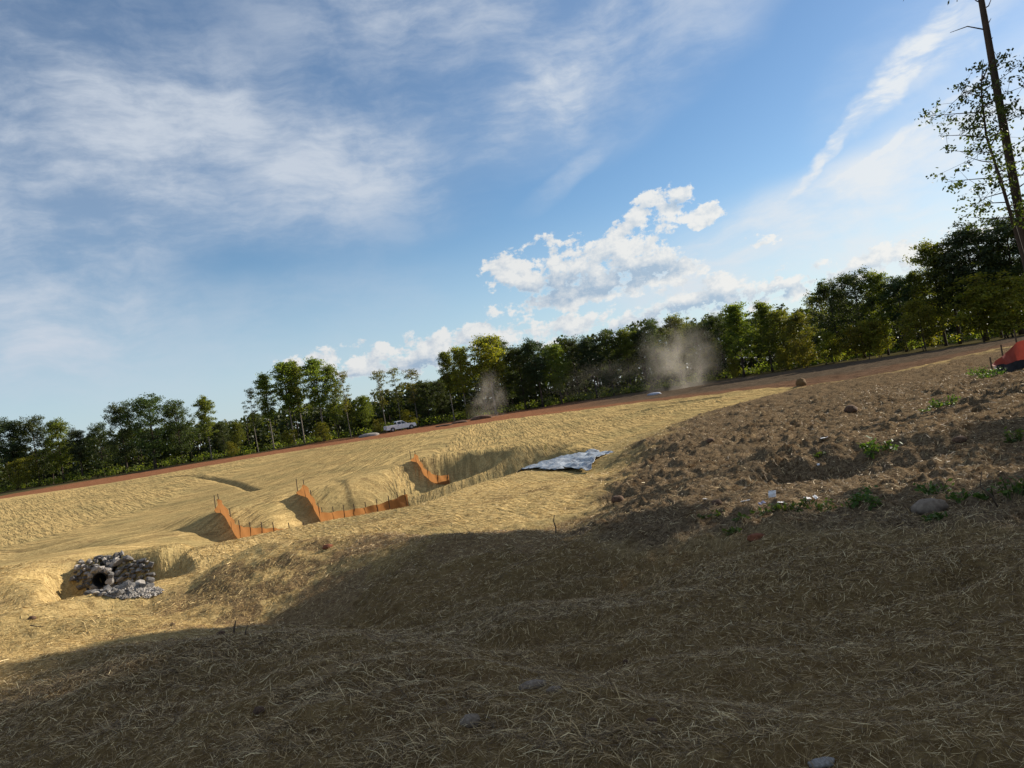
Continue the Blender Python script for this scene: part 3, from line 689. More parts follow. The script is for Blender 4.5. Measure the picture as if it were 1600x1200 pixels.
# (px of crown top, py of crown top, depth, kind, width factor)
TREES = [
 (12,652,150,'pine',1.2),(48,655,152,'oak',.9),(86,652,151,'greenwood',1.0),(118,668,150,'pine',1.0),(152,664,152,'oak',.8),
 (184,632,150,'oak',.75),(228,620,149,'oak',1.15),(272,630,151,'oak',.8),(316,616,149,'poplar',1.0),(344,660,153,'oak',.7),(368,658,151,'greenwood',.9),
 (388,602,148,'sparse',.9),(410,580,149,'poplar',.9),(440,558,149,'poplar',1.05),(456,560,150,'poplar',.9),(488,556,148,'poplar',1.15),(512,566,150,'greenwood',.62),(532,576,149,'sparse',1.0),
 (545,628,151,'greenwood',.8),(566,616,152,'greenwood',.9),(588,574,150,'sparse',1.1),(612,570,149,'sparse',1.1),(640,572,151,'sparse',1.3),(662,596,151,'oak',.8),(684,594,153,'oak',.8),
 (692,543,149,'poplar',.75),(714,542,148,'golden',.85),(756,524,148,'golden',1.25),(778,536,152,'oak',.7),(806,542,150,'oak',.75),(830,528,149,'pine',1.0),(864,534,148,'greenwood',.85),
 (890,528,151,'oak',.7),(916,524,149,'pine',1.0),(944,520,150,'oak',.8),(972,510,150,'greenwood',.8),(996,512,151,'pine',.9),(1016,503,150,'oak',.6),(1050,489,146,'greenwood',.85),
 (1084,508,144,'oak',.75),(1106,520,144,'greenwood',.7),(1118,492,143,'oak',.65),(1144,468,140,'spire',1.0),(1188,465,138,'spire',.9),(1214,480,136,'autumn',.9),(1244,484,134,'autumn',.9),
 (1272,456,132,'sparse',1.1),(1292,440,128,'oak',.7),(1330,426,126,'oak',.75),(1366,420,124,'greenwood',.75),(1398,430,122,'pine',1.0),(1424,418,121,'greenwood',.6),(1450,372,119,'greenwood',.8),
 (1476,388,118,'pine',.9),(1506,348,116,'pine',1.1),(1540,380,116,'greenwood',.7),(1566,336,114,'pine',1.1),(1610,350,113,'oak',.8),(1660,340,112,'pine',1.0),
 (-40,660,152,'oak',1.0),(-90,668,152,'pine',1.0),(-140,650,152,'oak',1.0),
 (1262,528,128,'thicket',1.1),(1300,520,126,'thicket',1.0),(1338,505,122,'thicket',1.2),(1376,500,120,'thicket',1.0),(1440,470,115,'thicket',1.0),(1535,440,112,'thicket',1.3),(1585,425,110,'thicket',1.4),
 (1225,545,130,'thicket',.9),(590,662,143,'thicket',.8),(640,640,147,'thicket',1.0),(505,660,145,'thicket',1.1),(450,672,145,'thicket',1.0),(1150,560,136,'thicket',.8),(735,640,146,'thicket',.9),(30,715,146,'thicket',1.0),(365,690,146,'thicket',.9),
]
byk = {}
tinfo = []
for n, (px, py, D, kind, wd) in enumerate(TREES):
    wd = wd * (1.3 if px > 770 and kind != 'thicket' else 1.1)
    t = at(px, py, D); gz = h1(t.x, t.y)
    root = plant_tree(kind, (t.x, t.y, gz - .05), max(t.z - gz, 3), (n * 2.1) % 6.28, wd, n)
    d = Vector((t.x, t.y)); tinfo.append((t.x / t.y, kind, root))
for k in NAMES:
    for i, (a, kk, root) in enumerate(sorted([q_ for q_ in tinfo if q_[1] == k], key=lambda q_: q_[0])):
        o_ = ORD[i] if i < len(ORD) else 'last'
        where = 'in the treeline' if k != 'thicket' else 'under the treeline'
        tag(root, f'{NAMES[k][1]} {where}, {o_} of its kind from left', 'tree' if k != 'thicket' else 'bush', 'trees of the far treeline' if k != 'thicket' else 'bushes under the treeline')
# wood behind the front row: one mass
rg = np.random.default_rng(5)
mbw = MB(); LC = []
for i in range(420):
    a = R(-44 + 86 * (i + rg.random()) / 420); D = rg.uniform(158, 196) - 22 * max(0, min(1, math.degrees(a) / 38))
    x, y = D * math.tan(a), D
    edge = np.interp(math.degrees(a), [-44, -36, -30, -26, -22, -15, -8, -2, 6, 14, 20, 26, 32, 40], [11, 11, 12, 11, 9.5, 10.5, 11, 16.5, 17.5, 17.5, 16.5, 15.5, 17, 17.5])
    Hh = edge * rg.uniform(.72, .98); gz = -2.6
    mbw.tube([(x, y, gz), (x + rg.normal() * .3, y, gz + Hh * .5), (x + rg.normal() * .5, y, gz + Hh * .92)], [.17, .12, .04], 5, False)
    for c in range(19):
        t_ = rg.uniform(.02, 1) ; rad_ = 3.4 * math.sin(math.pi * min(.97, t_ * .85 + .1)) ** .6
        an = rg.uniform(0, 6.28); rq = rad_ * rg.random() ** .5
        LC.append((x + rq * math.cos(an), y + rq * math.sin(an), gz + Hh * t_ * .93))
LC = np.array(LC); nl = 20
d = rg.normal(size=(len(LC), nl, 3)); d /= np.linalg.norm(d, axis=2, keepdims=True)
pos = LC[:, None, :] + d * (rg.uniform(.2, 1, (len(LC), nl, 1)) ** .5) * np.array([1.25, 1.25, .85])
V_, F_ = leaf_quads(rg, pos.reshape(-1, 3), .85, .7)
wood = add('background_wood', make_mesh('background_wood', V_, F_, False), M['leaf_dark'])
tag(wood, 'dark mass of wood behind the front row of trees', 'woods', kind='stuff')
wt_ = mbw.build('trunk', M['bark'], wood, True); wt_['kind'] = 'stuff'
# low scrub along the wood's edge
SC = []
for i in range(900):
    a = R(-43 + 83 * rg.random()); D = rg.uniform(148.5, 156) - 24 * max(0, min(1, (math.degrees(a) - 4) / 34))
    hh = rg.uniform(.4, 2.6)
    SC.append((D * math.tan(a), D, -2.4 + hh * .5, hh))
SC = np.array(SC); d = rg.normal(size=(len(SC), 22, 3)); d /= np.linalg.norm(d, axis=2, keepdims=True)
pos = SC[:, None, :3] + d * (rg.uniform(.2, 1, (len(SC), 22, 1)) ** .5) * (np.array([.9, .9, .6]) * (SC[:, 3:4] * .55 + .3))[:, None, :]
V_, F_ = leaf_quads(rg, pos.reshape(-1, 3), .42, .6)
tag(add('undergrowth', make_mesh('undergrowth', V_, F_, False), M['leaf_green']), 'low green scrub along the foot of the treeline', 'undergrowth', kind='stuff')

# trees at the right that shade the foreground; they stand beside the frame
SH = [(22.0,16.9,18,'high_crown'),(24,15.6,18.5,'high_crown'),(25.5,13.5,18.5,'high_crown'),(20.5,14.6,17,'high_crown'),(23,11.6,17.5,'high_crown'),(27,10.5,19,'high_crown'),
      (19.5,10.6,16,'high_crown'),(21,7.6,14,'shade_tree'),(18.5,4.8,13,'shade_tree'),(24,5.5,15,'shade_tree'),(28,7,17,'shade_tree'),(20,1.0,14,'shade_tree'),(30,22.2,12.5,'high_crown'),(20.9,22.3,13.6,'top_crown'),(23.6,21.4,15,'top_crown')]
for i, (x, y, Hh, kd) in enumerate(SH):
    root = plant_tree(kd, (x, y, h1(x, y) - .05), Hh, i * 1.7, .8 if i == 12 else (.72 if kd == 'top_crown' else 1.0), i)
    tag(root, 'dense dark tree beside the slope that shades the straw foreground', 'tree', 'trees shading the foreground from the right')
# the tall bare trunk at the right edge
tx, ty = at(1592, 380, 20).x + .16, 20.0
gz = h1(tx, ty); root = empty('tall_bare_tree', (tx, ty, gz - .05))
mb = MB(); pth = [Vector((0.10, 0, -.3)), Vector((0.08, 0, 2)), Vector((0.02, 0.02, 5)), Vector((-.02, 0, 8)), Vector((.02, .05, 11)), Vector((.1, 0, 14)), Vector((.12, .1, 17))]
mb.tube(pth, [.17, .135, .118, .10, .078, .055, .02], 12)
def stub(z, an, L, bend=0.2, r=.022):
    f = [p_ for p_ in pth]; k = max(i for i, p_ in enumerate(f[:-1]) if p_.z <= z); p0 = f[k].lerp(f[k + 1], (z - f[k].z) / (f[k + 1].z - f[k].z))
    dv = Vector((math.cos(an), math.sin(an), .45)); return [p0, p0 + dv * L * .5, p0 + dv * L + Vector((0, 0, bend * L))], [r, r * .7, r * .3]
mb.build('trunk', M['bark'], root, True)
for z, an, L, b_ in [(10.1,3.0,.95,-.3),(10.25,.3,.25,.3),(9.75,.4,.22,.2),(10.9,3.2,.28,.3),(10.7,.2,.42,.5),(11.1,.1,.7,.5),(11.35,2.9,.5,.6),(11.6,.4,1.3,.2),(12.2,1.9,.9,.3),(11.0,-.3,1.6,.0),(12.4,3.4,1.2,.2),(12.8,.6,1.4,.2)]:
    p_, r_ = stub(z, an, L, b_); MB().tube(p_, r_, 5).build('branch', M['bark'], root, True)
rg = np.random.default_rng(77)
cl = np.array([(rg.normal() * 1.3, rg.normal() * 1.3, 15.2 + rg.normal() * 1.3) for _ in range(60)])
d = rg.normal(size=(60, 60, 3)) * .35
V_, F_ = leaf_quads(rg, (cl[:, None, :] + d).reshape(-1, 3), .2, .3)
add('crown', make_mesh('crown', V_, F_, False), M['leaf_pine'], root)
tag(root, 'tall straight tree trunk with broken branch stubs at the right edge', 'tree')
# sparse leafy sapling in front of it
sx, sy = at(1578, 380, 19.4).x + .22, 19.4
gz = h1(sx, sy); root = empty('leafy_sapling', (sx, sy, gz - .05))
mb = MB(); sp_ = [Vector((.25, 0, -.2)), Vector((.2, 0, 1.8)), Vector((.06, 0, 3.6)), Vector((-.1, .05, 5.4)), Vector((-.28, .1, 7)), Vector((-.2, .1, 8.3)), Vector((.0, .1, 9.1))]
mb.tube(sp_, [.075, .062, .052, .042, .03, .018, .008], 8)
rd = random.Random(4); cl = []
for i in range(30):
    z = 4.5 + 4.3 * i / 30; k = max(j for j in range(6) if sp_[j].z <= z); p0 = sp_[k].lerp(sp_[k + 1], (z - sp_[k].z) / (sp_[k + 1].z - sp_[k].z))
    an = i * 2.4 + rd.uniform(-.4, .4); L = (1.4 - abs(z - 6.6) * .2) * rd.uniform(.6, 1.1)
    dv = Vector((math.cos(an), math.sin(an), rd.uniform(.05, .5)))
    p1 = p0 + dv * L * .55; p2 = p1 + (dv + Vector((0, 0, rd.uniform(-.35, .2)))) * L * .5
    mb.tube([p0, p1, p2], [.02, .012, .005], 4, False)
    for j in range(7):
        f = rd.uniform(.3, 1.05); b_ = p0.lerp(p1, f * 2) if f < .5 else p1.lerp(p2, (f - .5) * 2)
        e_ = b_ + Vector((rd.gauss(0, .25), rd.gauss(0, .25), rd.gauss(0, .18)))
        mb.tube([b_, e_], [.006, .003], 3, False); cl.append(tuple(e_))
mb.build('trunk', M['bark'], root, True)
cl = np.array(cl); d = rg.normal(size=(len(cl), 17, 3)) * np.array([.085, .085, .07])
V_, F_ = leaf_quads(rg, (cl[:, None, :] + d).reshape(-1, 3), .105, .6)
add('crown', make_mesh('crown', V_, F_, False), M['leaf_dark'], root)
tag(root, 'thin leafy tree with scattered small leaves beside the tall bare trunk', 'tree')

# ------------------------------------------------------------------ straw mulch
ms, nb, out = new_mat('straw')
g = nb.n('ShaderNodeNewGeometry')
ri = g.outputs['Random Per Island']
c = nb.mix(nb.n('ShaderNodeAttribute', attribute_name='fresh_lit').outputs['Fac'],
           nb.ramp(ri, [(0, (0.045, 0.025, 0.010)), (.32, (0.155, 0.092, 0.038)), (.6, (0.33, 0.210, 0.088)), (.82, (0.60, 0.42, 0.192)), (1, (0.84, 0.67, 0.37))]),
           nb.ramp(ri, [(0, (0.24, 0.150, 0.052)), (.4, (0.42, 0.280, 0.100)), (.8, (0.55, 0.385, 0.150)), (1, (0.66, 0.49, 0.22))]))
p = nb.n('ShaderNodeBsdfPrincipled'); p.inputs['Roughness'].default_value = .6; p.inputs['Specular IOR Level'].default_value = .35
nb.put(p.inputs['Base Color'], c); nb.put(out.inputs['Surface'], p.outputs[0]); M['straw'] = ms
def strands(n, rmin, rmax, amin, amax, lmin, lmax, wmin, wk, lift, seed, mask=None, up=.0, pw=1.0, segs=2):
    rg = np.random.default_rng(seed)
    r_ = np.exp(rg.uniform(math.log(rmin) * 1.0, math.log(rmax), n)) if pw == 0 else (rmin ** pw + (rmax ** pw - rmin ** pw) * rg.random(n)) ** (1 / pw)
    a = np.radians(rg.uniform(amin, amax, n)); x = r_ * np.sin(a); y = r_ * np.cos(a)
    if mask is not None:
        k = rg.random(n) < gridval(mask, x, y); x, y, r_ = x[k], y[k], r_[k]; n = len(x)
    an = rg.uniform(0, 2 * np.pi, n); L = rg.uniform(lmin, lmax, n) * (0.5 + rg.random(n)); w = np.maximum(wmin, r_ * wk) * rg.uniform(.6, 1.4, n)
    bend = rg.normal(0, .16, n)
    P_ = []
    for t in np.linspace(-.5, .5, segs + 1):
        aa = an + bend * t
        px_ = x + np.cos(aa) * L * t; py_ = y + np.sin(aa) * L * t
        pz_ = hz(px_, py_)
        P_.append(np.stack([px_, py_, pz_], 1))
    l0 = np.abs(rg.normal(0, lift, n)); tilt = rg.normal(0, 1, n) * (lift * 1.2 + up * L)
    z0 = 0.004 + l0
    for i, t in enumerate(np.linspace(-.5, .5, segs + 1)):
        P_[i][:, 2] += z0 + np.maximum(tilt * t, -l0 * .9) 
    wx_ = -np.sin(an) * w * .5; wy_ = np.cos(an) * w * .5; wz_ = rg.normal(0, .6, n) * w * .5
    Wv = np.stack([wx_, wy_, wz_], 1)
    rows = []
    for i, p_ in enumerate(P_):
        k = .55 if i in (0, segs) else 1.0
        rows += [p_ - Wv * k, p_ + Wv * k]
    V_ = np.stack(rows, 1).reshape(-1, 3)
    m = 2 * (segs + 1); b_ = np.arange(n)[:, None] * m
    F_ = np.concatenate([b_ + np.array([[2 * i, 2 * i + 1, 2 * i + 3, 2 * i + 2]]) for i in range(segs)], 1).reshape(-1, 4)
    return V_, F_.astype(np.int32)
def join(lst):
    Vs, Fs, o = [], [], 0
    for v, f in lst: Vs.append(v); Fs.append(f + o); o += len(v)
    return np.concatenate(Vs), np.concatenate(Fs)
pieces = [strands(90000, 2.2, 7.5, -44, 44, .02, .075, .0015, .00040, .012, 1, None, .07, 1.3),
          strands(150000, 2.2, 8.5, -44, 44, .012, .05, .0013, .00036, .008, 9, None, .08, 1.3, 1),
          strands(130000, 6.5, 14.5, -42, 40, .025, .08, .0025, .00045, .012, 2, 1 - .75 * m_soil, .05, .6, 1),
          strands(26000, 12, 26, -42, -8, .06, .14, .004, .0005, .010, 3, straw, .03, 1.1, 1),
          strands(60000, 7.5, 36, -4, 44, .03, .09, .003, .0005, .014, 4, m_soil * .8, .1, 1.0, 1),
          strands(45000, 13.5, 36, -42, 12, .04, .10, .003, .0005, .008, 6, straw, .06, 1.0, 1)]
# tangled tufts
rg = np.random.default_rng(12)
def tuft(px, py, n, rad_, L):
    c = hit(px, py); a = rg.uniform(0, 6.28, n); rq = rad_ * np.sqrt(rg.random(n))
    x = c.x + rq * np.cos(a); y = c.y + rq * np.sin(a) * .6; z = hz(x, y)
    an = rg.normal(3.6, .9, n); l = .6 * L * rg.uniform(.3, 1.2, n); el_ = np.abs(rg.normal(.35, .3, n))
    p0 = np.stack([x, y, z + .0], 1); d1 = np.stack([np.cos(an) * np.cos(el_), np.sin(an) * np.cos(el_), np.sin(el_)], 1)
    p1 = p0 + d1 * l[:, None] * .5; d2 = d1.copy(); d2[:, 2] -= .45
    p2 = p1 + d2 * l[:, None] * .45; p2[:, 2] = np.maximum(p2[:, 2], hz(p2[:, 0], p2[:, 1]) + .005)
    w = np.maximum(.0028, .00055 * c.y) * rg.uniform(.6, 1.3, n); Wv = np.stack([-np.sin(an) * w, np.cos(an) * w, rg.normal(0, .4, n) * w], 1) * .5
    V_ = np.stack([p0 - Wv, p0 + Wv, p1 - Wv, p1 + Wv, p2 - Wv * .4, p2 + Wv * .4], 1).reshape(-1, 3)
    b_ = np.arange(n)[:, None] * 6
    return V_, np.concatenate([b_ + np.array([[0, 1, 3, 2]]), b_ + np.array([[2, 3, 5, 4]])], 1).reshape(-1, 4).astype(np.int32)
for tpx, tpy, n, rad_, L in [(300,1045,700,.5,.30),(545,1070,1100,.5,.34),(420,1010,400,.45,.25),(880,1110,700,.5,.28),(700,1100,600,.4,.26),(1290,985,500,.45,.2),(1120,1140,500,.35,.22),
                             (60,1080,400,.4,.24),(200,1130,500,.35,.24),(1450,1060,400,.35,.2),(170,985,500,.7,.26),(430,1150,500,.3,.24),(950,1160,600,.3,.24),(640,1170,500,.3,.24),
                             (700,850,300,.9,.3),(860,845,300,.9,.3),(1490,905,250,.25,.2)]:
    pieces.append(tuft(tpx, tpy, int(n * .7), rad_, L))
for i in range(30):
    pieces.append(tuft(rg.uniform(0, 1600), rg.uniform(860, 1190), int(rg.uniform(40, 110)), rg.uniform(.12, .3), rg.uniform(.06, .12)))
fresh_lit = (1 - m_soil) * sstep(7.5, 10.5, RG + 1.5 * fbm(X * .7, Y * .7, 3, 101) - 6.0 * sstep(-5.5, -2.5, X) * (1 - sstep(13, 15, RG)))  # golden where sunlit, darker where shaded: light painted in along with straw age
V_, F_ = join(pieces)
tag(add('straw_mulch', make_mesh('straw_mulch', V_, F_, False, {'fresh_lit': gridval(fresh_lit, V_[:, 0], V_[:, 1])}), M['straw']), 'loose straw strewn over the near slope', 'straw', kind='stuff')

# ------------------------------------------------------------------ baffle fences in the basin
M['coir'] = simple('coir', (0.40, 0.180, 0.060), .9, (0.25, 0.108, 0.038), 2.2, bump=.3, trans=.5)
M['stake'] = simple('stake', (0.11, 0.075, 0.05), .8)
M['orange_net'] = simple('orange_net', (0.36, 0.060, 0.038), .6, (0.26, 0.04, 0.026), 5, trans=.4)
M['black_cloth'] = simple('black_cloth', (0.014, 0.015, 0.019), .85, (0.03, 0.03, 0.034), 5)
def baffle(label, path, hgt, stakes, sub=10, mat='coir'):
    p0 = hit(*path[0]) if len(path[0]) == 2 else Vector((*xy(*path[0]), 0)); p0.z = h1(p0.x, p0.y)
    root = empty('baffle_fence', p0)
    pl_ = []
    for q_ in path:
        v = xy(*q_); pl_.append(Vector((v[0], v[1], 0)))
    dense = []
    for i in range(len(pl_) - 1):
        for k in range(sub): dense.append(pl_[i].lerp(pl_[i + 1], k / sub))
    dense.append(pl_[-1]); n = len(dense)
    zs = hz([v.x for v in dense], [v.y for v in dense])
    ker = np.ones(7) / 7; zt = np.convolve(np.pad(zs, 3, mode='edge'), ker, 'valid')
    rr_ = random.Random(len(label)); V_ = []; rows = 5
    for i, v in enumerate(dense):
        sag = -.04 * math.sin(i * .42) ** 2
        e = min(i, n - 1 - i); hk = hgt * min(1, .1 + i / 9)
        t0 = dense[min(i + 1, n - 1)] - dense[max(i - 1, 0)]; nn = Vector((-t0.y, t0.x, 0)).normalized()
        for k in range(rows):
            f = k / (rows - 1); off = .07 * math.sin(i * .9 + k) * f
            V_.append((v.x + nn.x * off - p0.x, v.y + nn.y * off - p0.y, (zs[i] - .12) * (1 - f) + (zt[i] + hk + sag) * f - p0.z))
    V_ = np.array(V_); F_ = np.array([(i * rows + k, (i + 1) * rows + k, (i + 1) * rows + k + 1, i * rows + k + 1) for i in range(n - 1) for k in range(rows - 1)])
    add('fabric', make_mesh('fabric', V_, F_, True), M[mat], root)
    for t in stakes:
        i = min(int(t * (n - 1)), n - 1); v = dense[i]; z = zt[i] - p0.z
        MB().tube([(v.x - p0.x, v.y - p0.y + .03, zs[i] - p0.z - .2), (v.x - p0.x + rr_.uniform(-.05, .05), v.y - p0.y + .03, z + hgt * (1.35 if i > 3 else 1.2))], .028, 5).build('stake', M['stake'], root)
    tag(root, label, 'fence', 'baffle fences across the basin'); return root
baffle('brown fabric baffle fence at the left, nearest the rock outlet', [(337,806,45.6),(346,802,45.2),(360,820,43.8),(372,836,42.6),(395,838,41.6),(420,836,41),(450,834,40.4),(480,830,39.8)], .92, [0.02,.14,.30,.46,.56,.66,.76,.88,.99])
baffle('long brown fabric baffle fence with many stakes in the middle of the basin', [(466,788,49),(482,784,48.4),(496,806,47),(507,822,46),(540,822,45),(575,816,44.6),(610,806,44.8),(640,797,45.4)], .9, [0.02,.12,.24,.36,.43,.5,.58,.65,.72,.79,.86,.93,.99])
baffle('small brown fabric baffle fence at the far right of the basin', [(650,768,55),(659,764,54.4),(668,776,53),(685,776,52),(705,770,51.6)], .68, [.02,.2,.4,.6,.8,.99])

# ------------------------------------------------------------------ plastic sheet
mp, nb, out = new_mat('plastic_sheet')
tcn = nb.n('ShaderNodeTexCoord'); nz = nb.noise(tcn.outputs['Object'], 2.2, 5, .6, .8)
p = nb.n('ShaderNodeBsdfPrincipled'); p.inputs['Roughness'].default_value = .22
nb.put(p.inputs['Base Color'], nb.mix(nb.maprange(nz, .35, .7), (.19, .205, .225), (.36, .375, .39)))
bp = nb.n('ShaderNodeBump'); bp.inputs['Strength'].default_value = .9; bp.inputs['Distance'].default_value = .12
nb.put(bp.inputs['Height'], nz); nb.put(p.inputs['Normal'], bp.outputs[0]); nb.put(out.inputs['Surface'], p.outputs[0])
def draped(name, corners, nu, nv, lift, wr, seed, mat, th=.006):
    A_, B_, C_, D_ = [Vector((*xy(*c_), 0)) for c_ in corners]
    o = Vector((A_.x, A_.y, h1(A_.x, A_.y))); V_ = []
    for i in range(nu + 1):
        for j in range(nv + 1):
            u, v = i / nu, j / nv
            q_ = A_.lerp(B_, u).lerp(D_.lerp(C_, u), v)
            e = min(u, v, 1 - u, 1 - v)
            V_.append((q_.x - o.x + .10 * float(vnoise(np.array([i * .5]), np.array([j * .5]), seed)[0]) * (e < .05), q_.y - o.y, 0))
    V_ = np.array(V_); V_[:, 2] = hz(V_[:, 0] + o.x, V_[:, 1] + o.y) - o.z + lift + wr * np.abs(fbm(V_[:, 0] * 1.6, V_[:, 1] * 1.6, 3, seed))
    F_ = np.array([(i * (nv + 1) + j, (i + 1) * (nv + 1) + j, (i + 1) * (nv + 1) + j + 1, i * (nv + 1) + j + 1) for i in range(nu) for j in range(nv)])
    me = make_mesh(name, V_, F_, True); ob_ = add(name, me, mat, None, o)
    md = ob_.modifiers.new('thickness', 'SOLIDIFY'); md.thickness = th; return ob_
M['plastic'] = mp
tag(draped('plastic_sheet', [(800,738,31.5),(922,741,25.6),(966,713,31.2),(900,704,35.5)], 60, 40, .05, .22, 3, mp), 'grey plastic sheeting draped over the head of the basin', 'plastic sheet')

# ------------------------------------------------------------------ riprap round the culvert
M['rock'] = simple('rock', (0.16, 0.148, 0.138), .85, (0.075, 0.068, 0.062), 5, bump=.5)
M['rock_pale'] = simple('rock_pale', (0.34, 0.31, 0.28), .85, (0.20, 0.175, 0.15), 5, bump=.5)
M['rock_tan'] = simple('rock_tan', (0.26, 0.20, 0.145), .9, (0.15, 0.11, 0.08), 4, bump=.6)
M['pipe'] = simple('pipe', (0.02, 0.02, 0.022), .7)
import bmesh
def rock_mesh(seed, n=16, squash=(1, .8, .6)):
    rd = random.Random(seed); bm = bmesh.new()
    for _ in range(n):
        v = Vector((rd.gauss(0, 1), rd.gauss(0, 1), rd.gauss(0, 1))).normalized() * rd.uniform(.8, 1.05)
        bm.verts.new((v.x * squash[0], v.y * squash[1], v.z * squash[2]))
    r = bmesh.ops.convex_hull(bm, input=bm.verts)
    bmesh.ops.delete(bm, geom=list({e for e in r['geom_interior'] if isinstance(e, bmesh.types.BMVert)}), context='VERTS')
    me = bpy.data.meshes.new('stone'); bm.to_mesh(me); bm.free(); return me
RM = []
for k in range(9):
    me = rock_mesh(k * 7 + 1, 15, (1, random.uniform(.65, .95), random.uniform(.5, .8))); me.materials.append(M[['rock', 'rock', 'rock_pale'][k % 3]]); RM.append(me)
c0 = at(160, 905, 21.0)
rip = empty('culvert_outlet', c0)
for k in range(16):                               # stones bedded over the pipe
    o = add('stone', RM[k % 9], None, rip); o.location = (random.uniform(-.3, .3), .02 + .055 * k, .22 + .018 * k + random.uniform(0, .05)); o.rotation_euler = (k, k * 2.1, k * 1.3); o.scale = (random.uniform(.13, .19),) * 3
tag(rip, 'dark culvert mouth ringed by grey riprap stones in the bank', 'culvert')
mb = MB(); pr = .21; pv = []
pc = Vector((0, .0, .0))
rings = [(pr + .02, -.12), (pr + .02, .9), (pr, .9), (pr, -.12)]
for rq, yy in rings:
    for k in range(18):
        a = 2 * math.pi * k / 18; pv.append((pc.x + rq * math.cos(a), pc.y + yy, pc.z + rq * math.sin(a)))
fs = []
for i in range(4):
    for k in range(18):
        k2 = (k + 1) % 18; i2 = (i + 1) % 4; fs.append((i * 18 + k, i * 18 + k2, i2 * 18 + k2, i2 * 18 + k))
mb.raw(pv, fs); mb.raw([(pc.x + pr * math.cos(2 * math.pi * k / 18), pc.y + .7, pc.z + pr * math.sin(2 * math.pi * k / 18)) for k in range(18)], [tuple(range(18))])
mb.build('pipe', M['pipe'], rip)
rd = random.Random(31); placed = []
for tr_ in range(2600):
    px = rd.uniform(116, 244); py = rd.uniform(868, 931) 
    if ((px - 160) / 12.5) ** 2 + ((py - 905) / 11.5) ** 2 < 1: continue
    if (abs(px - 180) / 62) ** 3 + (abs(py - 901) / 31) ** 3 > rd.uniform(.75, 1.1) or (py < 872 + rd.uniform(0, 8)) or (py > 920 and px > 205): continue
    hw = hit(px, py); s = rd.uniform(.06, .15) * (1.6 if rd.random() < .22 else 1)
    if (hw.x - c0.x) ** 2 + ((hw.z - c0.z)) ** 2 < (pr + s * .6) ** 2 and abs(hw.y - c0.y) < .7: continue
    if any((hw - q_).length < (s + s2) * .56 for q_, s2 in placed): continue
    placed.append((hw, s)); o = add('stone', RM[rd.randrange(9)], None, rip)
    o.location = hw - c0 + Vector((0, -.03, s * .28)); o.rotation_euler = (rd.uniform(-.5, .5), rd.uniform(-.5, .5), rd.uniform(0, 6.28)); o.scale = (s * 1.1,) * 3
    if len(placed) > 210: break
for k in range(11):                                # stones arched over the pipe mouth
    a = math.pi * (k - .5) / 9; s = rd.uniform(.11, .17)
    o = add('stone', RM[rd.randrange(9)], None, rip); o.location = Vector((pc.x + (pr + .12) * math.cos(a), -.16 + .16 * math.sin(a), pc.z + (pr + .10) * math.sin(a))); o.rotation_euler = (rd.random(), rd.random(), a); o.scale = (s,) * 3
# gravel apron in front
rg = np.random.default_rng(3); GV = []; GF = []; o_ = 0
gc = hit(208, 925)
for i in range(520):
    a = rg.uniform(0, 6.28); rq = math.sqrt(rg.random()); x = gc.x + rq * math.cos(a) * .55; y = gc.y + rq * math.sin(a) * .3; s = rg.uniform(.018, .04)
    z = h1(x, y) + s * .5; b_ = rg.normal(size=(6, 3)) * .25 + np.array([[1,0,0],[-1,0,0],[0,1,0],[0,-1,0],[0,0,1],[0,0,-1]])
    GV.append(b_ * s + np.array([x, y, z])); GF += [(o_ + p_, o_ + q_, o_ + r_) for p_, q_, r_ in [(0,2,4),(2,1,4),(1,3,4),(3,0,4),(2,0,5),(1,2,5),(3,1,5),(0,3,5)]]; o_ += 6
tag(add('gravel_apron', make_mesh('gravel_apron', np.concatenate(GV), np.array(GF), False), M['rock_pale']), 'patch of pale fine gravel in front of the culvert stones', 'gravel', kind='stuff')

# ------------------------------------------------------------------ single stones, clods, litter, weeds, sticks
def lump(name, label, cat, px, py, hw_, sq, mat, seed, sink=.25, n=30, rz=0.0):
    s = hw_ / F * hit(px, py).y / sq[0]
    bm = bmesh.new(); bmesh.ops.create_icosphere(bm, subdivisions=3, radius=1.0)
    for v in bm.verts:
        d = v.co.normalized(); k = np.array([d.x * 1.6 + seed]), np.array([d.y * 1.6 + d.z * 2.3])
        v.co = d * (1 + .20 * float(fbm(*k, 3, seed)[0]) + .05 * float(vnoise(k[0] * 5, k[1] * 5, seed)[0]))
        v.co.x *= sq[0]; v.co.y *= sq[1]; v.co.z *= sq[2]
        if v.co.z < -sq[2] * .55: v.co.z = -sq[2] * .55
    me = bpy.data.meshes.new(name); bm.to_mesh(me); bm.free()
    me.polygons.foreach_set('use_smooth', [True] * len(me.polygons))
    hp = hit(px, py); o = add(name, me, mat, None, (hp.x, hp.y, h1(hp.x, hp.y) + s * sq[2] * (.5 - sink))); o.scale = (s,) * 3; o.rotation_euler = (0, 0, rz)
    return tag(o, label, cat)
M['soil_clod'] = simple('soil_clod', (0.15, 0.085, 0.05), .95, (0.07, 0.042, 0.028), 4, bump=.8)
M['red_clod'] = simple('red_clod', (0.24, 0.085, 0.04), .95, (0.15, 0.05, 0.025), 5, bump=.6)
M['hay'] = simple('hay', (0.20, 0.12, 0.05), .95, (0.11, 0.062, 0.027), 12, bump=.9)
lump('boulder', 'large grey-brown boulder half sunk in the soil at the right', 'rock', 1452, 797, 27, (1, .7, .52), M['rock_tan'], 3)
lump('flat_stone', 'long pale stone lying in straw at the bottom centre', 'rock', 832, 1074, 22, (1.1, .6, .35), M['rock_tan'], 5, .1, rz=.1)
lump('small_stone', 'small pale stone touching the right end of the long stone', 'rock', 866, 1080, 12, (1.2, .7, .5), M['rock_tan'], 6, .1)
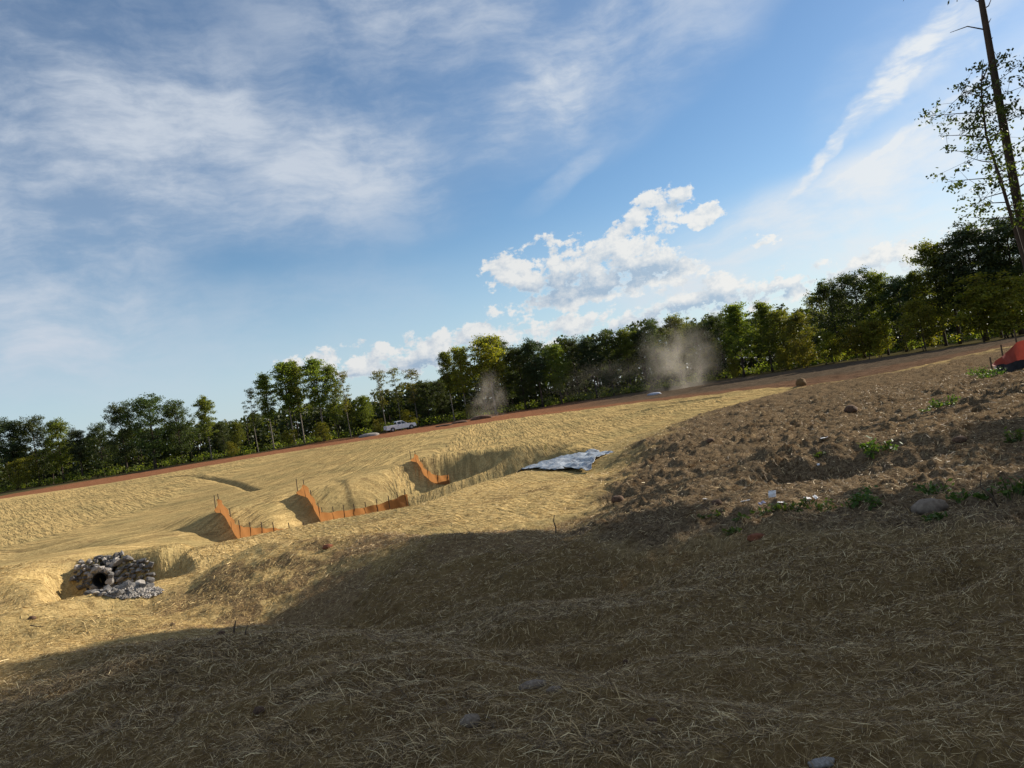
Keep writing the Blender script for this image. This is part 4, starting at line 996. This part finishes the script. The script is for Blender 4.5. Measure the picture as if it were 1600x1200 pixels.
lump('rounded_stone', 'rounded grey stone half buried in dark straw at the bottom', 'rock', 735, 1133, 16, (1, .8, .7), M['rock_tan'], 9, .1)
lump('pale_stone', 'pale stone cut by the bottom edge of the picture', 'rock', 1285, 1196, 20, (1.4, .8, .5), M['rock_pale'], 11, .0)
lump('straw_clump', 'brown clump of straw on the crest of the hillside', 'straw clump', 1252, 603, 8, (.9, .8, 1.0), M['hay'], 13, .1)
lump('red_clod', 'reddish clay clod near the shadow edge', 'clod', 1183, 842, 15, (1.3, .8, .6), M['red_clod'], 15)
lump('red_clod', 'small dark red clod on the sunlit ridge, left of centre', 'clod', 512, 856, 8, (1, .8, .6), M['red_clod'], 16)
lump('soil_mound', 'dark heap of soil at the road edge right of the pickup truck', 'soil heap', 752, 655, 17, (1.9, 1, .55), M['soil_clod'], 17)
lump('soil_mound', 'low dark soil heap beside the larger heap on the road edge', 'soil heap', 718, 661, 13, (2.2, 1, .5), M['soil_clod'], 18)
lump('soil_mound', 'flat brown soil heap just right of the pickup truck', 'soil heap', 694, 666, 14, (2.6, 1, .45), M['soil_clod'], 19)
lump('gravel_mound', 'pale grey gravel mound left of the pickup truck', 'gravel mound', 577, 682, 16, (2.2, 1.2, .6), M['rock_pale'], 20)
M['debris'] = simple('debris', (0.36, 0.37, 0.42), .5, (0.2, 0.22, 0.28), 5)
lump('debris_pile', 'pale bluish debris pile on the far road edge', 'debris', 1022, 617, 11, (1.9, .9, .5), M['debris'], 21)
for i, (px, py, s) in enumerate([(965,783,10),(1120,788,8),(345,992,7),(415,1000,5),(268,1002,5),(270,977,4),(405,1113,9),(978,1035,5),(1018,1130,9),(50,968,6),(1500,690,10),(1330,642,10),(1110,690,6)]):
    lump('soil_clod', ['dark soil clod in the hollow where straw meets bare soil','dark clod beside the litter hollow','dark clod on the sunlit shadow edge at left','small dark clod right of the one on the shadow edge','dark clod left of the shadow-edge clods','tiny black clod on the golden swale','black clod in shaded straw at lower left','black clod in shaded straw right of the long stone','black clod near the bottom edge, right of centre','dark clod at the far left edge','dark brown clod on the shaded right hillside','brown clod high on the bare hillside','brown clod low on the left of the bare hillside'][i], 'clod', px, py, s, (1, .8, .7), M['soil_clod'], 30 + i)
M['paper'] = simple('paper', (0.72, 0.70, 0.68), .6, (0.6, 0.58, 0.58), 9)
M['blue_plastic'] = simple('blue_plastic', (0.20, 0.20, 0.30), .4)
def litter(label, px, py, w, h, seed, mat='paper', stand=0.0):
    w *= .62; h *= .62
    hp = hit(px, py); rd = random.Random(seed); n = 5; V_ = []
    for i in range(n):
        for j in range(n):
            V_.append(((i / (n - 1) - .5) * w, (j / (n - 1) - .5) * h, rd.uniform(0, .22) * min(w, h) + .01))
    F_ = np.array([(i * n + j, (i + 1) * n + j, (i + 1) * n + j + 1, i * n + j + 1) for i in range(n - 1) for j in range(n - 1)])
    o = add('litter_scrap', make_mesh('litter_scrap', np.array(V_), F_, False), M[mat], None, hp + Vector((0, 0, stand * h * .5)))
    o.rotation_euler = (stand * 1.3, rd.uniform(-.2, .2), rd.uniform(-.6, .6))
    md = o.modifiers.new('thickness', 'SOLIDIFY'); md.thickness = .004
    return tag(o, label, 'litter', 'litter in the soil hollow')
for i, a in enumerate([('upright pale torn paper at the edge of the hollow',1208,777,.16,.16,1,'paper',.8),('white round scrap in the middle of the hollow',1262,781,.13,.10,2,'paper',.2),
    ('white scrap right of the round one in the hollow',1274,780,.08,.09,3,'paper',.5),('blue-grey plastic scrap low in the hollow',1190,789,.16,.12,4,'blue_plastic',.2),('long flat pale scrap left of the hollow',1165,784,.2,.06,5,'paper',0),
    ('small white scrap below the upright paper',1220,787,.12,.08,6,'paper',.1),('white scrap on the lip above the hollow',1279,728,.07,.07,7,'paper',.5),('white scrap beside the large boulder',1429,797,.09,.07,8,'paper',.3),
    ('pale scrap high on the bare hillside',1288,686,.22,.1,9,'paper',0),('tiny white scrap at the left of the bare soil',1102,781,.1,.06,10,'paper',0)]):
    litter(*a)
def weed(label, px, py, r_, h, n, seed, leaf=.09, mat='leaf_weed', cat='weed', name='weed'):
    r_ *= .8; h *= .72; leaf *= .85; n = int(n * .7)
    rg = np.random.default_rng(seed); hp = hit(px, py); root = empty(name, hp); mb = MB(); tips = []
    for k in range(max(4, n // 14)):
        a = rg.uniform(0, 6.28); rq = r_ * math.sqrt(rg.random()); b_ = Vector((rq * .5 * math.cos(a), rq * .4 * math.sin(a), h1(hp.x + rq * .5 * math.cos(a), hp.y + rq * .4 * math.sin(a)) - hp.z - .02))
        t_ = Vector((rq * math.cos(a), rq * .8 * math.sin(a), b_.z + h * rg.uniform(.5, 1.05))); mb.tube([b_, b_.lerp(t_, .5) + Vector((0, 0, .02)), t_], [.006, .005, .002], 4, False)
        for j in range(14):
            f = rg.uniform(.15, 1.0); p_ = b_.lerp(t_, f); tips.append((p_.x + rg.normal() * leaf * .5, p_.y + rg.normal() * leaf * .5, p_.z + rg.normal() * leaf * .25))
    mb.build('stem', M['leaf_weed'], root, True)
    V_, F_ = leaf_quads(rg, np.array(tips), leaf, .5, .3)
    add('foliage', make_mesh('foliage', V_, F_, False), M[mat], root)
    return tag(root, label, cat, 'green weeds on the bare soil')
for i, a in enumerate([('low green weed at the left end of the litter hollow',1116,806,.24,.12,90),('small weed just below the left end of the hollow',1150,815,.18,.10,60),('low leafy weed under the upright paper',1200,800,.28,.14,120),
    ('bushy green weed in front of the hollow, left of the tallest one',1240,797,.32,.18,150),('dark green weed in front of the right part of the hollow',1285,796,.3,.16,130),('tallest green weed in front of the hollow',1337,790,.3,.30,170),
    ('small sprig right of the tallest weed',1362,788,.14,.16,50),('green weed behind the large boulder',1460,772,.28,.24,150),('thin weed right of the boulder',1506,780,.2,.18,80),('weed with bare stems near the right edge',1548,772,.2,.22,90),
    ('tall bright weed at the right edge',1588,772,.26,.36,160),('broad patch of weeds high on the hillside',1375,704,.5,.26,240),('leafy weed on the right hillside below the orange fence',1476,634,.45,.34,240),('weed just left of the one below the orange fence',1452,642,.3,.2,120),
    ('green brush in front of the orange fence',1545,590,.9,.55,420),('brush left of the orange fence',1528,585,.6,.5,260),('upright weed cut by the right edge above the shadow',1594,690,.3,.4,200),('faint weed near the lip of the hollow',1281,712,.2,.12,60),('small weed under the boulder',1462,809,.12,.10,40),('tiny sprig on the shadow edge below the hollow',1148,832,.12,.08,30)]):
    weed(*a, seed=50 + i, leaf=.075 if a[3] < .4 else .11)
weed('spindly reddish shrub standing above the plastic sheet', 854, 706, .25, .95, 60, 91, .07, 'leaf_autumn', 'shrub', 'spindly_shrub')
def stick(label, px, py, pts_, r_):
    hp = hit(px, py); o = MB().tube([Vector(q_) for q_ in pts_], [r_ * (1 - .6 * k / (len(pts_) - 1)) for k in range(len(pts_))], 6).build('broken_stick', M['stake'], None, True)
    o.location = hp; tag(o, label, 'stick', 'sticks in the straw')
stick('forked dark stick standing on the shadow edge in the centre', 868, 834, [(0,0,-.05),(.02,0,.10),(.0,0,.2),(.03,0,.3)], .014)
stick('short upright stick on the shadow edge at left', 364, 993, [(0,0,-.03),(.02,0,.06),(.045,0,.13)], .014)
stick('thin leaning stick right of the short upright one', 382, 994, [(0,0,-.03),(.02,0,.05),(.04,.02,.09)], .008)
stick('long thin stick lying on the tuft at far left', 48, 982, [(0,0,.05),(.12,-.02,.02),(.28,-.05,.01)], .010)
stick('thin bent twig standing at the right edge of the weeds', 1560, 790, [(0,0,-.03),(-.06,0,.12),(-.14,0,.2),(-.1,0,.34)], .010)
stick('twig leaning from the litter hollow to the left', 1104, 798, [(.06,0,-.02),(0,0,.04),(-.08,0,.10)], .010)
stick('small upright twig near the sunlit ridge right of centre', 905, 836, [(0,0,-.03),(.03,0,.08),(.05,0,.12)], .008)

# ------------------------------------------------------------------ orange fence at the right edge
e0 = at(1552, 572, 27); fx_, fy_ = e0.x, e0.y
gz = h1(fx_, fy_); root = empty('orange_fence', (fx_, fy_, gz))
fp = [Vector((0, 0, 0)), Vector((.9, .6, 0)), Vector((1.8, 1.0, 0)), Vector((2.8, 1.2, 0)), Vector((4.0, 1.3, 0))]
for nm, z0, z1, k0, mt_ in (('netting', .30, 1.05, .35, 'orange_net'), ('black_skirt', -.1, .34, 1.0, 'black_cloth')):
    V_ = []; n = 25
    for i in range(n):
        t = i / (n - 1) * 4; k = min(int(t), 3); v = fp[k].lerp(fp[k + 1], t - k); g_ = h1(fx_ + v.x, fy_ + v.y) - gz
        top = z1 if nm != 'netting' else z0 + .06 + (z1 - z0) * min(1, .05 + i / 14) 
        for j in range(5):
            f = j / 4; V_.append((v.x + .05 * math.sin(i * 1.1 + j), v.y + (.02 if nm == 'netting' else -.05) + .04 * math.sin(i * .8), g_ + z0 + (top - z0) * f))
    F_ = np.array([(i * 5 + j, (i + 1) * 5 + j, (i + 1) * 5 + j + 1, i * 5 + j + 1) for i in range(n - 1) for j in range(4)])
    o = add(nm, make_mesh(nm, np.array(V_), F_, True), M[mt_], root)
for i in (0, 6, 12, 18, 24):
    t = i / 24 * 4; k = min(int(t), 3); v = fp[k].lerp(fp[k + 1], t - k); g_ = h1(fx_ + v.x, fy_ + v.y) - gz
    MB().box((v.x, v.y + .1, g_ + .25 + .035 * i), (.04, .04, .9 + .07 * i)).build('stake', M['stake'], root)
tag(root, 'orange safety netting above a black silt skirt at the right edge', 'fence')

# ------------------------------------------------------------------ pickup truck
M['white_paint'] = simple('white_paint', (0.80, 0.80, 0.79), .3, (0.72, 0.71, 0.69), 2, spec=.5)
M['glass'] = simple('glass', (0.03, 0.04, 0.05), .08, spec=.6)
M['tyre'] = simple('tyre', (0.02, 0.02, 0.02), .9, (0.06, 0.045, 0.035), 5)
M['rim'] = simple('rim', (0.35, 0.35, 0.36), .35, metal=.8)
M['chrome'] = simple('chrome', (0.5, 0.5, 0.5), .25, metal=.9)
M['tail_red'] = simple('tail_red', (0.35, 0.02, 0.02), .3)
M['dark_trim'] = simple('dark_trim', (0.025, 0.025, 0.028), .6)
tp = hit(625, 676); D = 135.0; tp = at(626, 674, D); tp.z = h1(tp.x, tp.y)
truck = empty('pickup_truck', tp, R(27)); tag(truck, 'white crew-cab pickup truck parked on the dirt road by the trees', 'truck')
def prism(prof, y0, y1, inset=0.0):
    n = len(prof); V_ = [(x, y0 + inset * (z > 1.15), z) for x, z in prof] + [(x, y1 - inset * (z > 1.15), z) for x, z in prof]
    fs = [tuple(range(n)), tuple(range(2 * n - 1, n - 1, -1))] + [(i, n + i, n + (i + 1) % n, (i + 1) % n) for i in range(n)]
    return V_, fs
def arch(cx, r=.46, n=8): return [(cx + r * math.cos(a), .42 + r * math.sin(a)) for a in np.linspace(math.pi, 0, n)][::1]
lower = [(-2.9, .45)] + arch(-1.75) + arch(1.95) + [(2.75, .45), (2.92, .62), (2.92, 1.0), (2.75, 1.16), (1.3, 1.24), (-.62, 1.22), (-.62, 1.30), (-2.9, 1.30)]
lower = [(x, z) for x, z in lower]
mb = MB(); mb.raw(*prism(lower[::-1], -.97, .97)); body = mb.build('body', M['white_paint'], truck)
bv = body.modifiers.new('bevel', 'BEVEL'); bv.width = .05; bv.segments = 2; bv.limit_method = 'ANGLE'; bv.angle_limit = R(50)
cabp = [(-.62, 1.20), (1.30, 1.20), (1.02, 1.36), (.35, 1.86), (.0, 1.93), (-.75, 1.93), (-1.0, 1.86), (-.95, 1.20)]
cabp = [(-.80, 1.20), (1.32, 1.20), (.42, 1.86), (.1, 1.93), (-.66, 1.92), (-.82, 1.80)]
V_ = []; n = len(cabp)
for s_ in (-1, 1):
    for x, z in cabp: V_.append((x, s_ * (.93 - .16 * (z - 1.2) / .73), z))
mb = MB(); mb.raw(V_, [tuple(range(n))[::-1], tuple(range(n, 2 * n))] + [(i, (i + 1) % n, n + (i + 1) % n, n + i) for i in range(n)])
cab = mb.build('cab', M['white_paint'], truck); bv = cab.modifiers.new('bevel', 'BEVEL'); bv.width = .04; bv.segments = 2
def quad(name, pts_, mat, parent, th=.012):
    a, b, c_ = [Vector(q_) for q_ in pts_[:3]]; nn = (b - a).cross(c_ - b).normalized() * th
    V_ = [tuple(Vector(q_)) for q_ in pts_] + [tuple(Vector(q_) + nn) for q_ in pts_]; n = len(pts_)
    mb = MB(); mb.raw(V_, [tuple(range(n))[::-1], tuple(range(n, 2 * n))] + [(i, (i + 1) % n, n + (i + 1) % n, n + i) for i in range(n)]); return mb.build(name, mat, parent)
def ys(z): return .93 - .16 * (z - 1.2) / .73
for s_ in (-1, 1):
    for nm, poly in (('rear_window', [(-.70, 1.30), (.02, 1.30), (.02, 1.78), (-.62, 1.78)]), ('front_window', [(.12, 1.30), (1.02, 1.30), (.46, 1.74), (.36, 1.78), (.12, 1.78)])):
        pp = [(x, s_ * (ys(z) + .004), z) for x, z in poly]; quad('window', pp if s_ < 0 else pp[::-1], M['glass'], cab)
    for x0, x1 in ((-.72, .05), (.07, 1.18)):
        dr = quad('door', ([(x0, s_ * .972, .55), (x1, s_ * .972, .55), (x1, s_ * .972, 1.2), (x0, s_ * .972, 1.2)])[::1 if s_ < 0 else -1], M['white_paint'], truck, .01)
        MB().box((x0 + .12, s_ * .995, 1.08), (.16, .03, .04)).build('handle', M['chrome'], dr)
    MB().box((1.0, s_ * 1.06, 1.36), (.10, .2, .2)).build('mirror', M['white_paint'], truck)
    MB().box((-2.905, s_ * .84, 1.02), (.05, .16, .42)).build('tail_light', M['tail_red'], truck)
    MB().box((2.90, s_ * .76, .95), (.06, .34, .2)).build('headlight', M['chrome'], truck)
    for cx_ in (-1.75, 1.95):
        MB().lathe([(.46, -.02), (.46, .02)], (cx_, s_ * .955, .42), 'y', 20).build('wheel_arch', M['dark_trim'], truck)
        wh = MB().lathe([(.20, -.14), (.40, -.14), (.42, -.09), (.42, .09), (.40, .14), (.20, .14)], (0, 0, 0), 'y', 22).build('wheel', M['tyre'], truck, True)
        wh.location = (cx_, s_ * .90, .42)
        MB().lathe([(.02, -.16), (.24, -.15), (.25, .15), (.02, .16)], (0, 0, 0), 'y', 14).build('rim', M['rim'], wh)
pp = [(-.815, .70, 1.32), (-.815, -.70, 1.32), (-.825, -.64, 1.74), (-.825, .64, 1.74)]; quad('back_window', pp, M['glass'], cab)
pp = [(1.21, -.78, 1.29), (1.21, .78, 1.29), (.53, .70, 1.79), (.53, -.70, 1.79)]; quad('windshield', pp, M['glass'], cab)
MB().box((-1.76, 0, 1.296), (2.1, 1.66, .03)).build('bed_cover', M['dark_trim'], truck)
tg = MB().box((-2.92, 0, .98), (.04, 1.5, .56)).build('tailgate', M['white_paint'], truck); MB().box((-2.945, 0, 1.15), (.02, .3, .07)).build('handle', M['dark_trim'], tg)
MB().box((-3.0, 0, .56), (.16, 1.8, .2)).build('rear_bumper', M['chrome'], truck); MB().box((2.97, 0, .55), (.14, 1.8, .24)).build('front_bumper', M['chrome'], truck)
MB().box((2.93, 0, .93), (.03, 1.1, .3)).build('grille', M['dark_trim'], truck); MB().box((-2.97, 0, .58), (.02, .5, .12)).build('licence_plate', M['paper'], truck)

# ------------------------------------------------------------------ dust raised on the road
def dust(label, px, py, D, rx, ry, rz_, dens, seed):
    md_, nb, out = new_mat('dust')
    tcn = nb.n('ShaderNodeTexCoord'); oc = tcn.outputs['Object']
    wv = nb.vmath('MULTIPLY', nb.vmath('SUBTRACT', nb.noise(nb.vmath('ADD', oc, (seed * 3.1, 0, 0)), 1.25, 5, .62, color=True), (.5, .5, .5)), (2.8, 2.4, 2.2))
    msk = nb.maprange(nb.noise(nb.vmath('ADD', oc, (seed * 1.7, 4, 0)), 2.6, 5, .62), .36, .68)
    ln = nb.vmath('LENGTH', nb.vmath('MULTIPLY', nb.vmath('ADD', oc, wv), (1.0, 1.0, .9)))
    fall = nb.math('MULTIPLY', nb.maprange(ln, .0, .9, 1.0, 0.0), nb.maprange(nb.vmath('LENGTH', oc), .35, .98, 1.0, 0.0))
    pv_ = nb.n('ShaderNodeVolumePrincipled'); pv_.inputs['Color'].default_value = (.98, .90, .76, 1); pv_.inputs['Anisotropy'].default_value = .4
    nb.put(pv_.inputs['Density'], nb.math('MULTIPLY', nb.math('MULTIPLY', fall, msk), dens)); nb.put(out.inputs['Volume'], pv_.outputs[0])
    bm = bmesh.new(); bmesh.ops.create_icosphere(bm, subdivisions=3, radius=1.0)
    me = bpy.data.meshes.new('dust_cloud'); bm.to_mesh(me); bm.free(); me.materials.append(md_)
    o = add('dust_cloud', me, None, None, at(px, py, D)); o.scale = (rx, ry, rz_); tag(o, label, 'dust', kind='stuff')
dust('tan dust plume rising before the trees right of centre', 1062, 576, 122, 9.5, 5.5, 12.0, .15, 1)
dust('small dust puff left of centre by the pale trunks', 766, 630, 128, 6.5, 4, 8.0, .13, 2)
dust('thin dust drifting along the road in front of the trees', 990, 590, 136, 26, 5, 7.0, .03, 3)
